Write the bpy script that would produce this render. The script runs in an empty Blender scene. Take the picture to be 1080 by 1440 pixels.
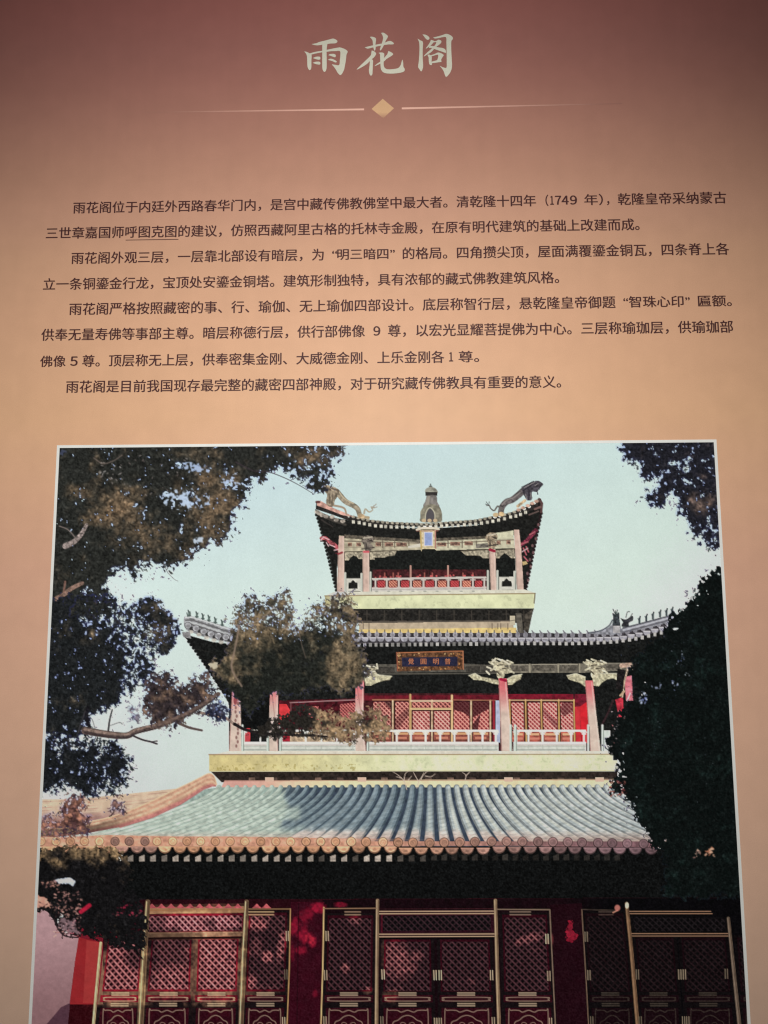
import bpy, math, random
import numpy as np
from mathutils import Vector, Matrix
sc = bpy.context.scene
# ---------------------------------------------------------------- camera
PITCH, YAW, ROLL = math.radians(6.955), math.radians(-1.270), math.radians(-.237)
F, DIST, ZC = 1060., 1.06, 1.50                    # focal length in pixels of the 1080 x 1440 frame; metres to the panel; eye height
def cam_axes():
    cp, sp, cy, sy, cr, sr = math.cos(PITCH), math.sin(PITCH), math.cos(YAW), math.sin(YAW), math.cos(ROLL), math.sin(ROLL)
    f = Vector((sy * cp, cy * cp, sp)); rt = Vector((cy, -sy, 0)); up = rt.cross(f)
    return rt * cr + up * sr, -rt * sr + up * cr, f
RT, UP, FW = cam_axes()
def topanel(px, py):
    """photograph pixel -> metres on the face of the panel (x, z)"""
    u = (np.asarray(px, float) - 540) / F; v = (720 - np.asarray(py, float)) / F
    dx = FW.x + u * RT.x + v * UP.x; dy = FW.y + u * RT.y + v * UP.y; dz = FW.z + u * RT.z + v * UP.z
    return dx * DIST / dy, dz * DIST / dy
cd = bpy.data.cameras.new('camera'); cam = bpy.data.objects.new('camera', cd); sc.collection.objects.link(cam)
M = Matrix((RT, UP, -FW)).transposed().to_4x4(); M.translation = Vector((0, -DIST, ZC)); cam.matrix_world = M
cd.sensor_fit = 'VERTICAL'; cd.sensor_height = 24.; cd.lens = 24. * F / 1440.; cd.clip_start = .02; cd.clip_end = 200
sc.camera = cam
sc.render.resolution_x, sc.render.resolution_y = 768, 1024
# ---------------------------------------------------------------- light
w = bpy.data.worlds.new('World'); sc.world = w; w.use_nodes = True
bg = w.node_tree.nodes['Background']; bg.inputs[0].default_value = (1, .965, .93, 1); bg.inputs[1].default_value = .12
sp_d = bpy.data.lights.new('gallery_spotlight', 'SPOT'); sp = bpy.data.objects.new('gallery_spotlight', sp_d); sc.collection.objects.link(sp)
LP = Vector((-.05, -1.35, ZC + .45)); LT = Vector((-.08, 0, ZC + .05))
sp.location = LP; sp.rotation_euler = (LT - LP).to_track_quat('-Z', 'Y').to_euler()
sp_d.energy = 70; sp_d.spot_size = math.radians(92); sp_d.spot_blend = 1.; sp_d.shadow_soft_size = .06; sp_d.color = (1, .975, .94)
sc.view_settings.view_transform = 'Standard'; sc.view_settings.look = 'None'; sc.view_settings.exposure = 0; sc.view_settings.gamma = 1
sc.render.engine = 'CYCLES'; sc.cycles.filter_width = 1.25
# ---------------------------------------------------------------- painter of the printed photograph (numpy)
CX0, CY0, CW, CH = 34, 610, 1034, 870
rng = np.random.default_rng(7)
_LAT = np.random.default_rng(3).random((256, 256))
def vnoise(x, y, s, seed=0):
    x = np.asarray(x, float) / s + seed * 17.31; y = np.asarray(y, float) / s + seed * 9.77
    xi = np.floor(x).astype(int); yi = np.floor(y).astype(int)
    fx = x - xi; fy = y - yi
    fx = fx * fx * (3 - 2 * fx); fy = fy * fy * (3 - 2 * fy)
    a = _LAT[yi & 255, xi & 255]; b = _LAT[yi & 255, (xi + 1) & 255]
    c = _LAT[(yi + 1) & 255, xi & 255]; d = _LAT[(yi + 1) & 255, (xi + 1) & 255]
    return (a * (1 - fx) + b * fx) * (1 - fy) + (c * (1 - fx) + d * fx) * fy
def fbm(x, y, s, seed=0, o=3):
    t = 0; w = 0
    for k in range(o):
        g = .55 ** k; t = t + g * vnoise(x, y, s / 2 ** k, seed + k * 3); w += g
    return t / w
def sstep(a, b, x): t = np.clip((x - a) / (b - a), 0, 1); return t * t * (3 - 2 * t)

CAN = np.zeros((CH, CW, 3)); IDM = np.zeros((CH, CW), np.int32)
YY, XX = np.mgrid[0:CH, 0:CW]; XX = XX + CX0 + .5; YY = YY + CY0 + .5
PARTS = []                                   # (name, label or None)
CUR = [0]
def part(name, label=None):
    PARTS.append((name, label)); CUR[0] = len(PARTS); return CUR[0]
def use(i): CUR[0] = i
def bbox(x0, y0, x1, y1):
    a = max(0, int(math.floor(x0 - CX0)) - 1); b = min(CW, int(math.ceil(x1 - CX0)) + 2)
    c = max(0, int(math.floor(y0 - CY0)) - 1); d = min(CH, int(math.ceil(y1 - CY0)) + 2)
    if b <= a or d <= c: return None
    return (slice(c, d), slice(a, b))
def inside(P, x, y):
    r = np.zeros(np.shape(x), bool); n = len(P)
    for i in range(n):
        (xa, ya), (xb, yb) = P[i], P[(i + 1) % n]
        if ya == yb: continue
        c = (ya > y) != (yb > y)
        r ^= c & (x < (xb - xa) * (y - ya) / (yb - ya) + xa)
    return r
def put(sl, al, col, tex=None, setid=True):
    if callable(col): col = col(XX[sl], YY[sl])
    col = np.asarray(col, float) / 255.
    if col.ndim == 1: col = np.broadcast_to(col, al.shape + (3,))
    if tex: col = col * (1 + tex[0] * 2 * (fbm(XX[sl], YY[sl], tex[1], 5 + CUR[0] % 7, 2) - .5))[..., None]
    CAN[sl] = CAN[sl] * (1 - al[..., None]) + col * al[..., None]
    if setid: IDM[sl][al > .5] = CUR[0]
def poly(P, col, tex=None, a=1., setid=True, rag=0, rs=4, clip=None):
    xs = [p[0] for p in P]; ys = [p[1] for p in P]
    sl = bbox(min(xs) - rag, min(ys) - rag, max(xs) + rag, max(ys) + rag)
    if sl is None: return
    x, y = XX[sl], YY[sl]
    if rag:
        dx = rag * 2 * (vnoise(x, y, rs, 11) - .5) + rag * (vnoise(x, y, rs * .5, 31) - .5)
        dy = rag * 2 * (vnoise(x, y, rs, 12) - .5) + rag * (vnoise(x, y, rs * .5, 32) - .5)
    else: dx = dy = 0
    al = np.zeros(x.shape)
    n = 3 if x.size < 60000 else 2
    for i in range(n):
        for j in range(n):
            al += inside(P, x + dx + (i + .5) / n - .5, y + dy + (j + .5) / n - .5)
    al = al / n / n * a
    if clip is not None: al = al * clip(x, y)
    put(sl, al, col, tex, setid)
def rect(x0, y0, x1, y1, col, tex=None, a=1., setid=True): poly([(x0, y0), (x1, y0), (x1, y1), (x0, y1)], col, tex, a, setid)
def quad(a, b, c, d, col, tex=None, al=1.): poly([a, b, c, d], col, tex, al)
def line(P, w, col, a=1., setid=True, tex=None, w2=None, clip=None):
    """polyline of round strokes; the width runs from w to w2"""
    w2 = w if w2 is None else w2
    xs = [p[0] for p in P]; ys = [p[1] for p in P]; m = max(w, w2) / 2 + 1
    sl = bbox(min(xs) - m, min(ys) - m, max(xs) + m, max(ys) + m)
    if sl is None: return
    x, y = XX[sl], YY[sl]; al = np.zeros(x.shape); n = len(P) - 1
    for i in range(n):
        (xa, ya), (xb, yb) = P[i], P[i + 1]
        L = (xb - xa) ** 2 + (yb - ya) ** 2 + 1e-9
        t = np.clip(((x - xa) * (xb - xa) + (y - ya) * (yb - ya)) / L, 0, 1)
        d = np.hypot(x - xa - t * (xb - xa), y - ya - t * (yb - ya))
        r = (w + (w2 - w) * (i + t) / n) / 2
        al = np.maximum(al, np.clip(r - d + .5, 0, 1) * np.minimum(1, 2 * r))
    if clip is not None: al = al * clip(x, y)
    put(sl, al * a, col, tex, setid)
def ell(cx, cy, rx, ry, col, a=1., setid=True, tex=None, y0=None, soft=0.):
    sl = bbox(cx - rx * (1 + soft), cy - ry * (1 + soft), cx + rx * (1 + soft), cy + ry * (1 + soft))
    if sl is None: return
    x, y = XX[sl], YY[sl]
    d = np.hypot((x - cx) / rx, (y - cy) / ry)
    al = (1 - sstep(1 - soft, 1 + soft, d)) if soft else np.clip((1 - d) * min(rx, ry) + .5, 0, 1)
    if y0 is not None: al = al * np.clip(y - y0 + .5, 0, 1)
    put(sl, al * a, col, tex, setid)
def curve(P, n=6):
    out = []
    for i in range(len(P) - 1):
        p0 = P[max(i - 1, 0)]; p1 = P[i]; p2 = P[i + 1]; p3 = P[min(i + 2, len(P) - 1)]
        for k in range(n):
            t = k / n
            out.append(tuple(.5 * (2 * p1[c] + (p2[c] - p0[c]) * t + (2 * p0[c] - 5 * p1[c] + 4 * p2[c] - p3[c]) * t * t + (3 * p1[c] - p0[c] - 3 * p2[c] + p3[c]) * t ** 3) for c in (0, 1)))
    return out + [tuple(P[-1])]
def yat(P, x):
    return np.interp(x, [p[0] for p in P], [p[1] for p in P])
def foliage(P, dark, lit, clump=26, litamt=.5, hole=.25, rag=6, rs=5, seed=1, dabs=0, edge=9, litmap=None, fringe=.45, contrast=1., holemap=None, soft=.2, fuzz=.75):
    """leafy mass: ragged outline, gaps, clumps of lit and dark leaves"""
    xs = [p[0] for p in P]; ys = [p[1] for p in P]
    sl = bbox(min(xs) - 12, min(ys) - 12, max(xs) + 12, max(ys) + 12)
    x, y = XX[sl], YY[sl]
    def ins(s, rg):
        dx = rg * 2 * (vnoise(x, y, rs, 11 + seed) - .5) + rg * (vnoise(x, y, rs * .45, 31 + seed) - .5)
        dy = rg * 2 * (vnoise(x, y, rs, 12 + seed) - .5) + rg * (vnoise(x, y, rs * .45, 32 + seed) - .5)
        return inside(P, x + dx, y + dy)
    m = ins(0, rag).astype(float)
    # depth inside the outline, by repeated box blurs
    dpt = m.copy()
    for _ in range(3):
        k = edge
        c = np.cumsum(np.pad(dpt, ((k, k), (0, 0)), mode='edge'), 0); dpt = (c[2 * k:] - c[:-2 * k]) / (2 * k)
        c = np.cumsum(np.pad(dpt, ((0, 0), (k, k)), mode='edge'), 1); dpt = (c[:, 2 * k:] - c[:, :-2 * k]) / (2 * k)
    big = fbm(x, y, clump, seed + 40, 2)
    wx = 5 * (vnoise(x, y, 7, seed + 51) - .5); wy = 5 * (vnoise(x, y, 7, seed + 52) - .5)
    fine = (.6 * vnoise(x + wx, (y + wy) * .8, 4.4, seed + 50) + .4 * vnoise(x + wx, y + wy, 2.2, seed + 53) - .5) * 1.45 + .5
    mid = fbm(x, y, 11, seed + 55, 2)
    rim = sstep(.97, .45, dpt)                                    # 0 deep inside, 1 at the outline
    th = hole * .62 + (.10 + .55 * hole) * rim * (1.1 - .9 * (mid > .5)) + .28 * hole * (big < .40)
    if holemap is not None: th = th + holemap(x, y)
    gap = sstep(th + .05, th - .05, fine) * ((dpt < .992) if holemap is None else 1)
    al = m * (1 - gap)
    c = np.cumsum(np.pad(al, ((3, 3), (0, 0)), mode='edge'), 0); bl = (c[6:] - c[:-6]) / 6
    c = np.cumsum(np.pad(bl, ((0, 0), (3, 3)), mode='edge'), 1); bl = (c[:, 6:] - c[:, :-6]) / 6
    if fringe: put(sl, np.clip(bl * fringe * 1.3, 0, .75) * (CAN[sl].mean(-1) > .55), (118, 132, 200), None, False)
    if fringe and fuzz:                                           # thin outer sprays, pale against the sky
        m2 = ins(5, rag * 2.1) & ~(m > .5)
        f2 = sstep(.50, .60, (.5 * vnoise(x, y, 3.2, seed + 80) + .5 * vnoise(x, y, 1.8, seed + 81) - .5) * 1.6 + .5)
        put(sl, m2 * f2 * fuzz * (CAN[sl].mean(-1) > .5), (104, 98, 118), (.5, 3), False)
    L = litamt if litmap is None else litmap(x, y)
    lm = sstep(1 - L - soft, 1 - L + soft, fbm(x, y, clump * .8, seed + 60, 3) * .8 + .2 * fine)
    g = (.6 * vnoise(x + wx, y - wy, 2.6, seed + 70) + .4 * fine - .5) * 2
    dk = np.asarray(dark, float); lt = np.asarray(lit, float)
    col = dk + (lt - dk) * lm[..., None] * (.75 + .5 * vnoise(x, y, 9, seed + 3))[..., None]
    col = col * (1 + (.55 + .25 * lm) * contrast * g)[..., None] + (np.clip(g, .3, 1) - .3)[..., None] * 26 * contrast
    if fringe:
        tn = (sstep(.97, .55, bl) * fringe * 1.1)[..., None] * (.6 + .8 * vnoise(x, y, 5, seed + 5))[..., None]; col = col * (1 - np.clip(tn, 0, .8)) + np.array([44, 46, 84.]) * np.clip(tn, 0, .8)
    put(sl, al, np.clip(col, 3, 255))
    # leaf sprays
    if dabs:
        px = rng.uniform(min(xs) - 3, max(xs) + 3, dabs); py = rng.uniform(min(ys) - 3, max(ys) + 3, dabs)
        h, w = al.shape; x0 = x[0, 0]; y0 = y[0, 0]
        for a_, b_ in zip(px, py):
            i = int(b_ - y0); j = int(a_ - x0)
            if not (0 <= i < h and 0 <= j < w) or m[i, j] < .5: continue
            lv = lm[i, j]
            an = rng.uniform(0, math.pi); le = rng.uniform(1.2, 3.4)
            k = rng.uniform(.55, 1.5)
            cc = np.clip((dk + (lt - dk) * lv) * k + rng.uniform(-4, 8), 4, 235)
            line([(a_, b_), (a_ + le * math.cos(an), b_ + le * math.sin(an))], rng.uniform(1., 2.1), tuple(cc), .8)

# ---- lit mask of the ground floor (dappled light in the printed picture)
LM = np.zeros((CH, CW))
def blob(cx, cy, rx, ry, v=1., ang=0., rag=.6):
    global LM
    c, s = math.cos(math.radians(ang)), math.sin(math.radians(ang))
    x = XX - cx; y = YY - cy
    d = np.hypot((x * c + y * s) / rx, (-x * s + y * c) / ry) + rag * 1.6 * (fbm(XX, YY, 7, 77, 3) - .5)
    LM = np.maximum(LM, v * sstep(1.3, .45, d) * (.72 + .5 * (vnoise(XX, YY, 3.2, 79) - .3)))
def cut(cx, cy, rx, ry, v=0., ang=0., rag=.6):
    global LM
    c, s = math.cos(math.radians(ang)), math.sin(math.radians(ang))
    x = XX - cx; y = YY - cy
    d = np.hypot((x * c + y * s) / rx, (-x * s + y * c) / ry) + rag * 1.6 * (fbm(XX, YY, 7, 78, 3) - .5)
    k = sstep(1.25, .5, d); LM = LM * (1 - k) + v * k
def two(lit, shade):
    l = np.asarray(lit, float); s = np.asarray(shade, float)
    def f(x, y):
        j = np.clip((x - CX0).astype(int), 0, CW - 1); i = np.clip((y - CY0).astype(int), 0, CH - 1)
        return s + (l - s) * LM[i, j][..., None]
    return f
def lattice(Q, lc, hc, p=5.2, w=.36, sk=1.0, lac=.72):
    """diagonal lattice in the quad Q (tl, tr, br, bl)"""
    tl, tr, br, bl = Q
    sl = bbox(min(tl[0], bl[0]), min(tl[1], tr[1]), max(tr[0], br[0]), max(bl[1], br[1]))
    if sl is None: return
    x, y = XX[sl], YY[sl]
    al = np.zeros(x.shape); pa = np.zeros(x.shape)
    for i in (-.25, .25):
        for j in (-.25, .25):
            xx = x + i; yy = y + j
            al += inside(Q, xx, yy)
            t = (yy - tl[1]) / (bl[1] - tl[1]); xl = tl[0] + (bl[0] - tl[0]) * t
            u = xx - xl; v = (yy - tl[1]) * sk
            a = np.mod((u + v) / p, 1); b = np.mod((u - v) / p, 1)
            pa += np.maximum(lac * sstep(w / 2 + .1, w / 2 - .1, np.abs(a - .5)), sstep(w / 2 + .1, w / 2 - .1, np.abs(b - .5)))
    al /= 4; pa /= 4
    l = lc(x, y) if callable(lc) else np.broadcast_to(np.asarray(lc, float), x.shape + (3,))
    h = hc(x, y) if callable(hc) else np.broadcast_to(np.asarray(hc, float), x.shape + (3,))
    old = CUR[0]; part('lattice_panel'); put(sl, al, h * (1 - pa[..., None]) + l * pa[..., None], (.12, 6)); use(old)
# ---------------------------------------------------------------- the printed picture, back to front
def sky_col(x, y):
    t = np.clip((y - 625) / 480, 0, 1)[..., None]; r = np.clip((x - 300) / 700, 0, 1)[..., None]
    a = np.array([202, 225, 230.]); b = np.array([214, 231, 224.]); c = np.array([204, 214, 207.])
    k = np.where(t < .45, a + (b - a) * t / .45, b + (c - b) * (t - .45) / .55)
    k = k + r * np.array([6, 2, -10.]) * (1 - t) - (r > .75) * (r - .75) * 30
    return k * (1 + .012 * (fbm(x, y, 60, 4, 2) - .5))[..., None]
part('sky', 'pale blue-green sky of the printed photograph')
rect(CX0, CY0, CX0 + CW, CY0 + CH, sky_col)

# ---- top storey
DK = (27, 27, 25)
part('top_eave', 'dark underside of the uppermost upturned roof')
eT = curve([(443, 716), (455, 722), (470, 728), (487, 731), (520, 736), (560, 741), (600, 743), (640, 741), (670, 738), (700, 732), (725, 725), (745, 717), (762, 708)])
poly(eT + [(762, 722), (757, 742), (752, 764), (747, 790), (742, 815), (739, 833), (732, 833), (730, 760), (722, 752), (690, 756), (600, 761), (480, 757), (478, 770), (474, 800), (474, 833), (470, 815), (464, 787), (456, 760), (449, 736)], DK, (.5, 3))
for i in range(22):                                               # serrated outer edges of the side eaves
    t = i / 21
    ell(445 + 28 * t ** .9, 724 + 106 * t, 2.2, 2.4, DK); ell(761 - 22 * t, 722 + 108 * t, 2.4, 2.6, (38, 26, 28))
for i in range(9):
    ell(757 - 16 * i / 9 - (i % 2) * 3, 738 + 88 * i / 9, 1.7, 2.2, (150, 110, 110), .7)
line([(456, 727), (470, 733), (486, 738)], 3, (92, 84, 76), .6); line([(452, 731), (468, 741)], 2, (70, 62, 58), .6)
part('top_roof_tiles', 'row of eave tiles along the uppermost roof')
rT = [(445, 706), (452, 707), (470, 716), (487, 723), (503, 727), (520, 731), (547, 734), (593, 736), (605, 736), (640, 733), (668, 731), (693, 726), (717, 721), (742, 712), (754, 703), (761, 701)]
poly(rT + [(762, 712), (745, 719), (717, 729), (690, 735), (665, 738), (605, 742), (545, 740), (505, 735), (487, 731), (468, 724), (444, 716)], (44, 40, 38), (.5, 3))
for i in range(46):
    x = 449 + i * 6.85; y = float(yat(rT, x)); part('tile_end')
    ell(x, y + 1.2, 2.5, 1.9, (178, 170, 150), .9, tex=(.3, 3))
poly([(446, 704), (452, 705), (470, 715), (490, 723), (497, 727), (480, 724), (460, 716), (446, 711)], (206, 160, 145), (.3, 4))
line([(445, 706), (449, 706)], 3, (95, 50, 50))
for i, (x, y) in enumerate([(446, 720), (449, 722), (453, 724.5), (458.5, 726), (467, 727), (473, 731), (482, 733)]):
    ell(x, y, 3.6, 2.7, (184, 172, 158), .9, tex=(.35, 3))
for x, y in [(735, 714), (742, 711), (748, 708), (754, 705), (729, 717)]: ell(x, y, 3, 2.2, (200, 160, 140), .9, tex=(.3, 3))
line([(758, 702), (762, 708), (761, 720)], 3.5, (92, 66, 64)); line([(752, 716), (760, 713)], 3, (120, 92, 86))
line([(744, 724), (757, 719)], 2, (130, 105, 98), .7)
for x, y in [(497, 734), (505, 735), (512.5, 736.5), (520, 738), (528, 739.5), (536, 740), (542.5, 740.5), (550, 741), (558, 741), (566, 741.3), (574, 741.5), (581.5, 741.5), (589.5, 741.5), (597, 741.5), (605, 741), (613, 740.5), (621, 739.8), (628.5, 739.3), (636.5, 739), (644.5, 738.8), (653, 738), (661, 737.6), (669, 737), (677, 735.7), (685.5, 734.5), (693, 733), (701, 731.5), (709.5, 729.5), (718, 727.2), (725.5, 725.7), (732, 723.5), (739, 720.5)]:
    part('rafter_end'); rect(x - 2, y - 2.2, x + 2, y + 2.2, (214, 208, 190), (.2, 3))
part('roof_finial', 'gilt bronze pagoda finial at the top of the roof')
line([(605.5, 681), (605.5, 687)], 1.6, (90, 95, 88)); line([(603.5, 684), (607.5, 684)], 1.4, (100, 100, 92))
poly(curve([(598, 694), (598, 689), (601, 686), (605.5, 685), (611, 686), (615, 690), (615, 694), (606, 695)]), (150, 148, 134), (.3, 4))
rect(598.5, 692, 615, 697.5, (52, 48, 46))
poly(curve([(600, 697), (613, 697), (615, 706), (617, 713), (596, 713), (598, 705)]), (130, 124, 118), (.25, 4))
poly([(601, 698), (605, 698), (603, 712), (598, 712)], (160, 152, 140))
poly(curve([(596, 712), (606, 709), (617, 712), (621, 720), (621.5, 727), (619, 734), (593, 734), (591, 727), (591.5, 719), (596, 712)]), (136, 130, 112), (.3, 4))
poly(curve([(598.5, 734), (599, 722), (604.5, 714.5), (610.5, 722), (611, 734)]), (88, 84, 86)); line(curve([(598, 733), (599, 721), (604.5, 714), (611, 721), (611.5, 733)]), 1.6, (190, 184, 160))
for x in (596, 604, 612): ell(x, 732, 3, 2.4, (205, 180, 145))
part('roof_dragon', 'pale gilt dragon walking on the left ridge of the top roof')
line(curve([(474, 692), (480, 699), (487, 706), (497, 711), (503, 716), (506, 725)]), 8.4, (150, 138, 118), tex=(.35, 3), w2=6.6)
line(curve([(476, 690), (484, 701), (497, 708)]), 2, (205, 190, 160), .8, w2=1.4)
poly(curve([(455, 683), (462, 684), (470, 685), (477, 690), (475, 698), (471, 704), (469, 712), (462, 712), (458.5, 706), (460, 696), (455, 690), (452, 686)]), (146, 132, 112), (.45, 3))
line([(463, 695), (464, 708)], 1.4, (105, 92, 78)); line([(468, 695), (467, 709)], 1.2, (105, 92, 78))
line(curve([(470, 711), (480, 713), (485, 716), (487, 723)]), 3, (170, 150, 128), w2=2.4)
line([(467, 687), (476, 690)], 2, (110, 95, 80)); line([(458, 686), (465, 689)], 2, (100, 84, 70)); line([(455, 682), (463, 684)], 2.4, (190, 168, 130))
line(curve([(506, 724), (511, 727), (518, 728)]), 4, (180, 160, 128)); ell(508, 726, 5, 3.4, (190, 165, 130), tex=(.3, 3))
line(curve([(512, 722), (514, 716), (519, 720), (524, 717), (522, 713), (527, 714)]), 2.6, (178, 168, 146), w2=1.2)
for q in [(529, 709), (530, 713), (526, 711)]: line([(523, 715), q], 1.1, (170, 160, 145))
part('roof_dragon', 'dark bronze dragon rearing on the right ridge of the top roof')
line(curve([(704, 722), (706, 713), (712, 706), (720, 703), (728, 697), (736, 690)]), 8.2, (100, 93, 92), tex=(.4, 3), w2=9.5)
line(curve([(706, 710), (713, 703), (722, 700), (731, 693)]), 1.8, (150, 142, 136), .8)
poly(curve([(733, 687), (742, 681), (750, 677.5), (756, 676), (762, 679), (763.5, 682), (758, 688), (755, 692), (748, 692), (748, 702), (742, 704), (738, 699), (735, 693)]), (74, 70, 76), (.5, 3))
for a, b in [((734, 685), (750, 677)), ((736, 690), (749, 681)), ((744, 690), (743, 703)), ((755, 690), (756, 695)), ((758, 688), (761, 681))]: line([a, b], 1.3, (40, 36, 44))
for a, b in [((737, 686), (752, 678)), ((739, 695), (741, 703)), ((746, 693), (747, 701)), ((752, 683), (757, 680))]: line([a, b], 1.0, (168, 160, 156), .8)
line(curve([(706, 717), (700, 712), (695, 718), (690, 715), (688, 711), (684, 711)]), 2.8, (110, 106, 100), w2=1.2)
for q in [(684, 706), (688, 706), (683, 709)]: line([(687, 711), q], 1., (90, 92, 92))
ell(697, 724, 4, 3, (205, 180, 140)); ell(705, 723, 4, 3.2, (200, 172, 130), tex=(.3, 3)); line([(738, 704), (728, 712)], 4, (200, 175, 140), tex=(.3, 3))
part('gallery_interior', 'dark interior of the top gallery')
poly([(484, 774), (724, 769), (726, 832), (484, 832)], (22, 24, 22), (.6, 2.5))
for x0, x1 in [(524, 577), (578, 604), (605, 630), (631, 684)]:
    poly([(x0, 801), (x1, 801), (x1, 828), (x0, 828)], (86, 34, 38), (.5, 3), .75)
for x in (577.5, 630): line([(x, 796), (x, 826)], 2.4, (196, 150, 135))
for x in (541, 553, 560, 597, 608, 651, 665): line([(x, 806), (x, 826)], 1.6, (205, 120, 105), .75)
rng2 = np.random.default_rng(5)
for i in range(40): ell(526 + 158 * rng2.random(), 809 + 4 * rng2.random(), 1.3, 1.3, (215, 100, 100), .8)
part('beam', 'pale carved beam under the top roof')
poly([(477, 753), (500, 755), (592, 762), (592, 773), (485, 776), (477, 776)], (186, 176, 150), (.22, 5))
poly([(613, 760), (697, 755), (722, 751), (724, 771), (613, 774)], (200, 194, 166), (.2, 5))
poly([(484, 757), (592, 763), (592, 759), (500, 753), (484, 752)], (96, 88, 76), (.5, 3))
poly([(613, 757), (697, 753), (697, 757), (613, 761)], (96, 88, 76), (.5, 3))
poly([(697, 749.5), (722, 746), (722, 757), (697, 758)], (206, 202, 172), (.15, 4))
line([(485, 761), (592, 764)], 1.2, (110, 96, 84)); line([(485, 770), (592, 768)], 1., (150, 138, 118)); line([(613, 765), (722, 759)], 1.2, (120, 105, 90))
for x0, x1, y0 in [(489, 495, 763), (501, 508, 763), (528, 536, 763), (541, 553, 763), (557, 572, 763), (615, 628, 763), (633, 647, 762), (653, 665, 761.5), (698, 704, 760.5), (712, 718, 760)]:
    rect(x0, y0, x1, y0 + 5.5, (150, 118, 100), (.5, 2)); rect(x0 + 1.5, y0 + 1.5, x1 - 1.5, y0 + 4, (112, 84, 74), (.4, 2))
for x in (538, 555, 575, 630, 650, 670): line([(x, 761), (x, 770)], 1.2, (104, 92, 80))
poly([(574, 768), (592, 764), (592, 769), (574, 771)], (228, 222, 205), None, .8); poly([(669, 765), (686, 764), (688, 770), (669, 771)], (120, 114, 104), (.4, 3))
for P in ([(485, 776), (510, 776), (510, 786), (504, 786), (502, 783), (497, 781), (493, 784), (490, 788), (485, 788)],
          [(520, 776), (558, 774), (555, 781), (548, 782), (540, 784), (527, 784), (527, 787), (520, 787)],
          [(648, 775), (687, 773), (687, 785), (679, 785), (676, 782), (668, 781), (655, 781)],
          [(697, 774), (723, 772), (724, 785), (719, 785), (713, 780), (709, 778), (704, 782), (702, 785), (697, 785)]):
    part('corbel'); poly(P, (166, 156, 134), (.45, 2.4))
    line([P[0], P[1]], 1.2, (96, 86, 72))
for cx, cy, c in [(517, 763, (118, 108, 98)), (691, 759, (150, 134, 112))]:
    part('bracket_dragon_head', 'grey carved dragon head above a top column'); poly(curve([(cx - 9, cy - 3), (cx - 4, cy - 9), (cx + 3, cy - 10), (cx + 8, cy - 7), (cx + 8, cy - 1), (cx + 4, cy + 1), (cx + 8, cy + 6), (cx + 4, cy + 12), (cx - 3, cy + 12), (cx - 5, cy + 4)]), c, (.55, 2.4))
    line([(cx - 6, cy - 6), (cx + 6, cy - 8)], 1.4, (205, 194, 172)); line([(cx - 8, cy + 9), (cx + 9, cy + 7)], 1.6, (70, 62, 58)); line([(cx + 1, cy - 4), (cx + 7, cy - 2)], 1.4, (50, 44, 42)); line([(cx - 2, cy + 2), (cx - 2, cy + 9)], 1.5, (60, 54, 50))
part('bracket_dragon_head', 'red painted dragon head at the left corner of the top storey')
line(curve([(452, 757), (458, 757), (465, 763), (470, 766), (476, 772), (481, 777)]), 5, (166, 84, 90), tex=(.6, 2.2), w2=6)
for a, b in [((451, 760), (455, 755)), ((456, 756), (463, 759)), ((463, 766), (471, 769)), ((470, 774), (480, 771)), ((459, 763), (462, 768))]: line([a, b], 1.3, (230, 190, 190))
line([(451, 761), (456, 761)], 1.8, (60, 30, 32)); line([(472, 778), (480, 778)], 2, (70, 30, 34))
part('bracket_dragon_head', 'dark red dragon head at the right corner of the top storey')
line(curve([(753, 746), (747, 753), (741, 760), (733, 766), (728, 770)]), 6, (120, 48, 66), tex=(.6, 2.4), w2=4)
for a, b in [((730, 766), (742, 762)), ((745, 752), (752, 748)), ((740, 769), (743, 776)), ((737, 783), (742, 789)), ((736, 771), (740, 780))]: line([a, b], 2, (176, 96, 104))
poly([(734, 790), (740, 789), (742, 793), (735, 795)], (196, 170, 120)); line([(734, 776), (742, 771)], 1.4, (200, 170, 170))
for P, l in (([(476.7, 754), (484, 754), (484.5, 836), (473.7, 836), (475.5, 780)], 'outermost left'), ([(510, 775), (519.2, 775), (520, 834), (510, 834)], 'inner left'),
             ([(687.7, 772), (696.5, 772), (698.5, 832), (690, 832)], 'inner right'), ([(722.5, 745), (730, 745), (733, 772), (736.5, 832), (727, 832), (724, 772)], 'outermost right')):
    part('column', l + ' column of the top gallery'); poly(P, (212, 182, 166), (.09, 6))
    xm = P[0][0]; line([(P[-1][0] + .8, P[-1][1]), (P[-2][0] + .8 if len(P) > 4 else P[0][0] + .8, P[-2][1] if len(P) > 4 else P[0][1])], 1.2, (150, 128, 116), .6)
    line([(P[1][0] - 1.5, P[1][1] + 2), (P[2][0] - 1.8, P[2][1])], 1.4, (232, 208, 192), .7)
line([(512, 776), (518, 776)], 3, (210, 96, 104)); line([(689, 773), (695, 775)], 4, (150, 40, 60)); line([(476, 779), (481, 777)], 3, (150, 60, 66))
part('plaque', 'small blue plaque with a pale frame under the top eave')
poly([(590, 745), (613, 745), (613.5, 774), (611, 772), (594, 772), (592, 776)], (212, 196, 158), (.2, 3))
line([(586, 745), (594, 742.5), (608, 742.5), (617, 744)], 3, (224, 212, 190)); line([(586, 746.8), (616, 746.3)], 1.2, (150, 96, 84))
line([(591.5, 747), (592.5, 771)], 1.6, (196, 164, 96)); line([(612, 747), (612.5, 771)], 1.6, (176, 120, 110))
rect(596, 748, 609, 768, (222, 214, 214)); rect(597.5, 749, 607.5, 767, (150, 166, 208), (.1, 4))
part('balustrade', 'white railing of the top gallery')
WH = (216, 212, 198)
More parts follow.
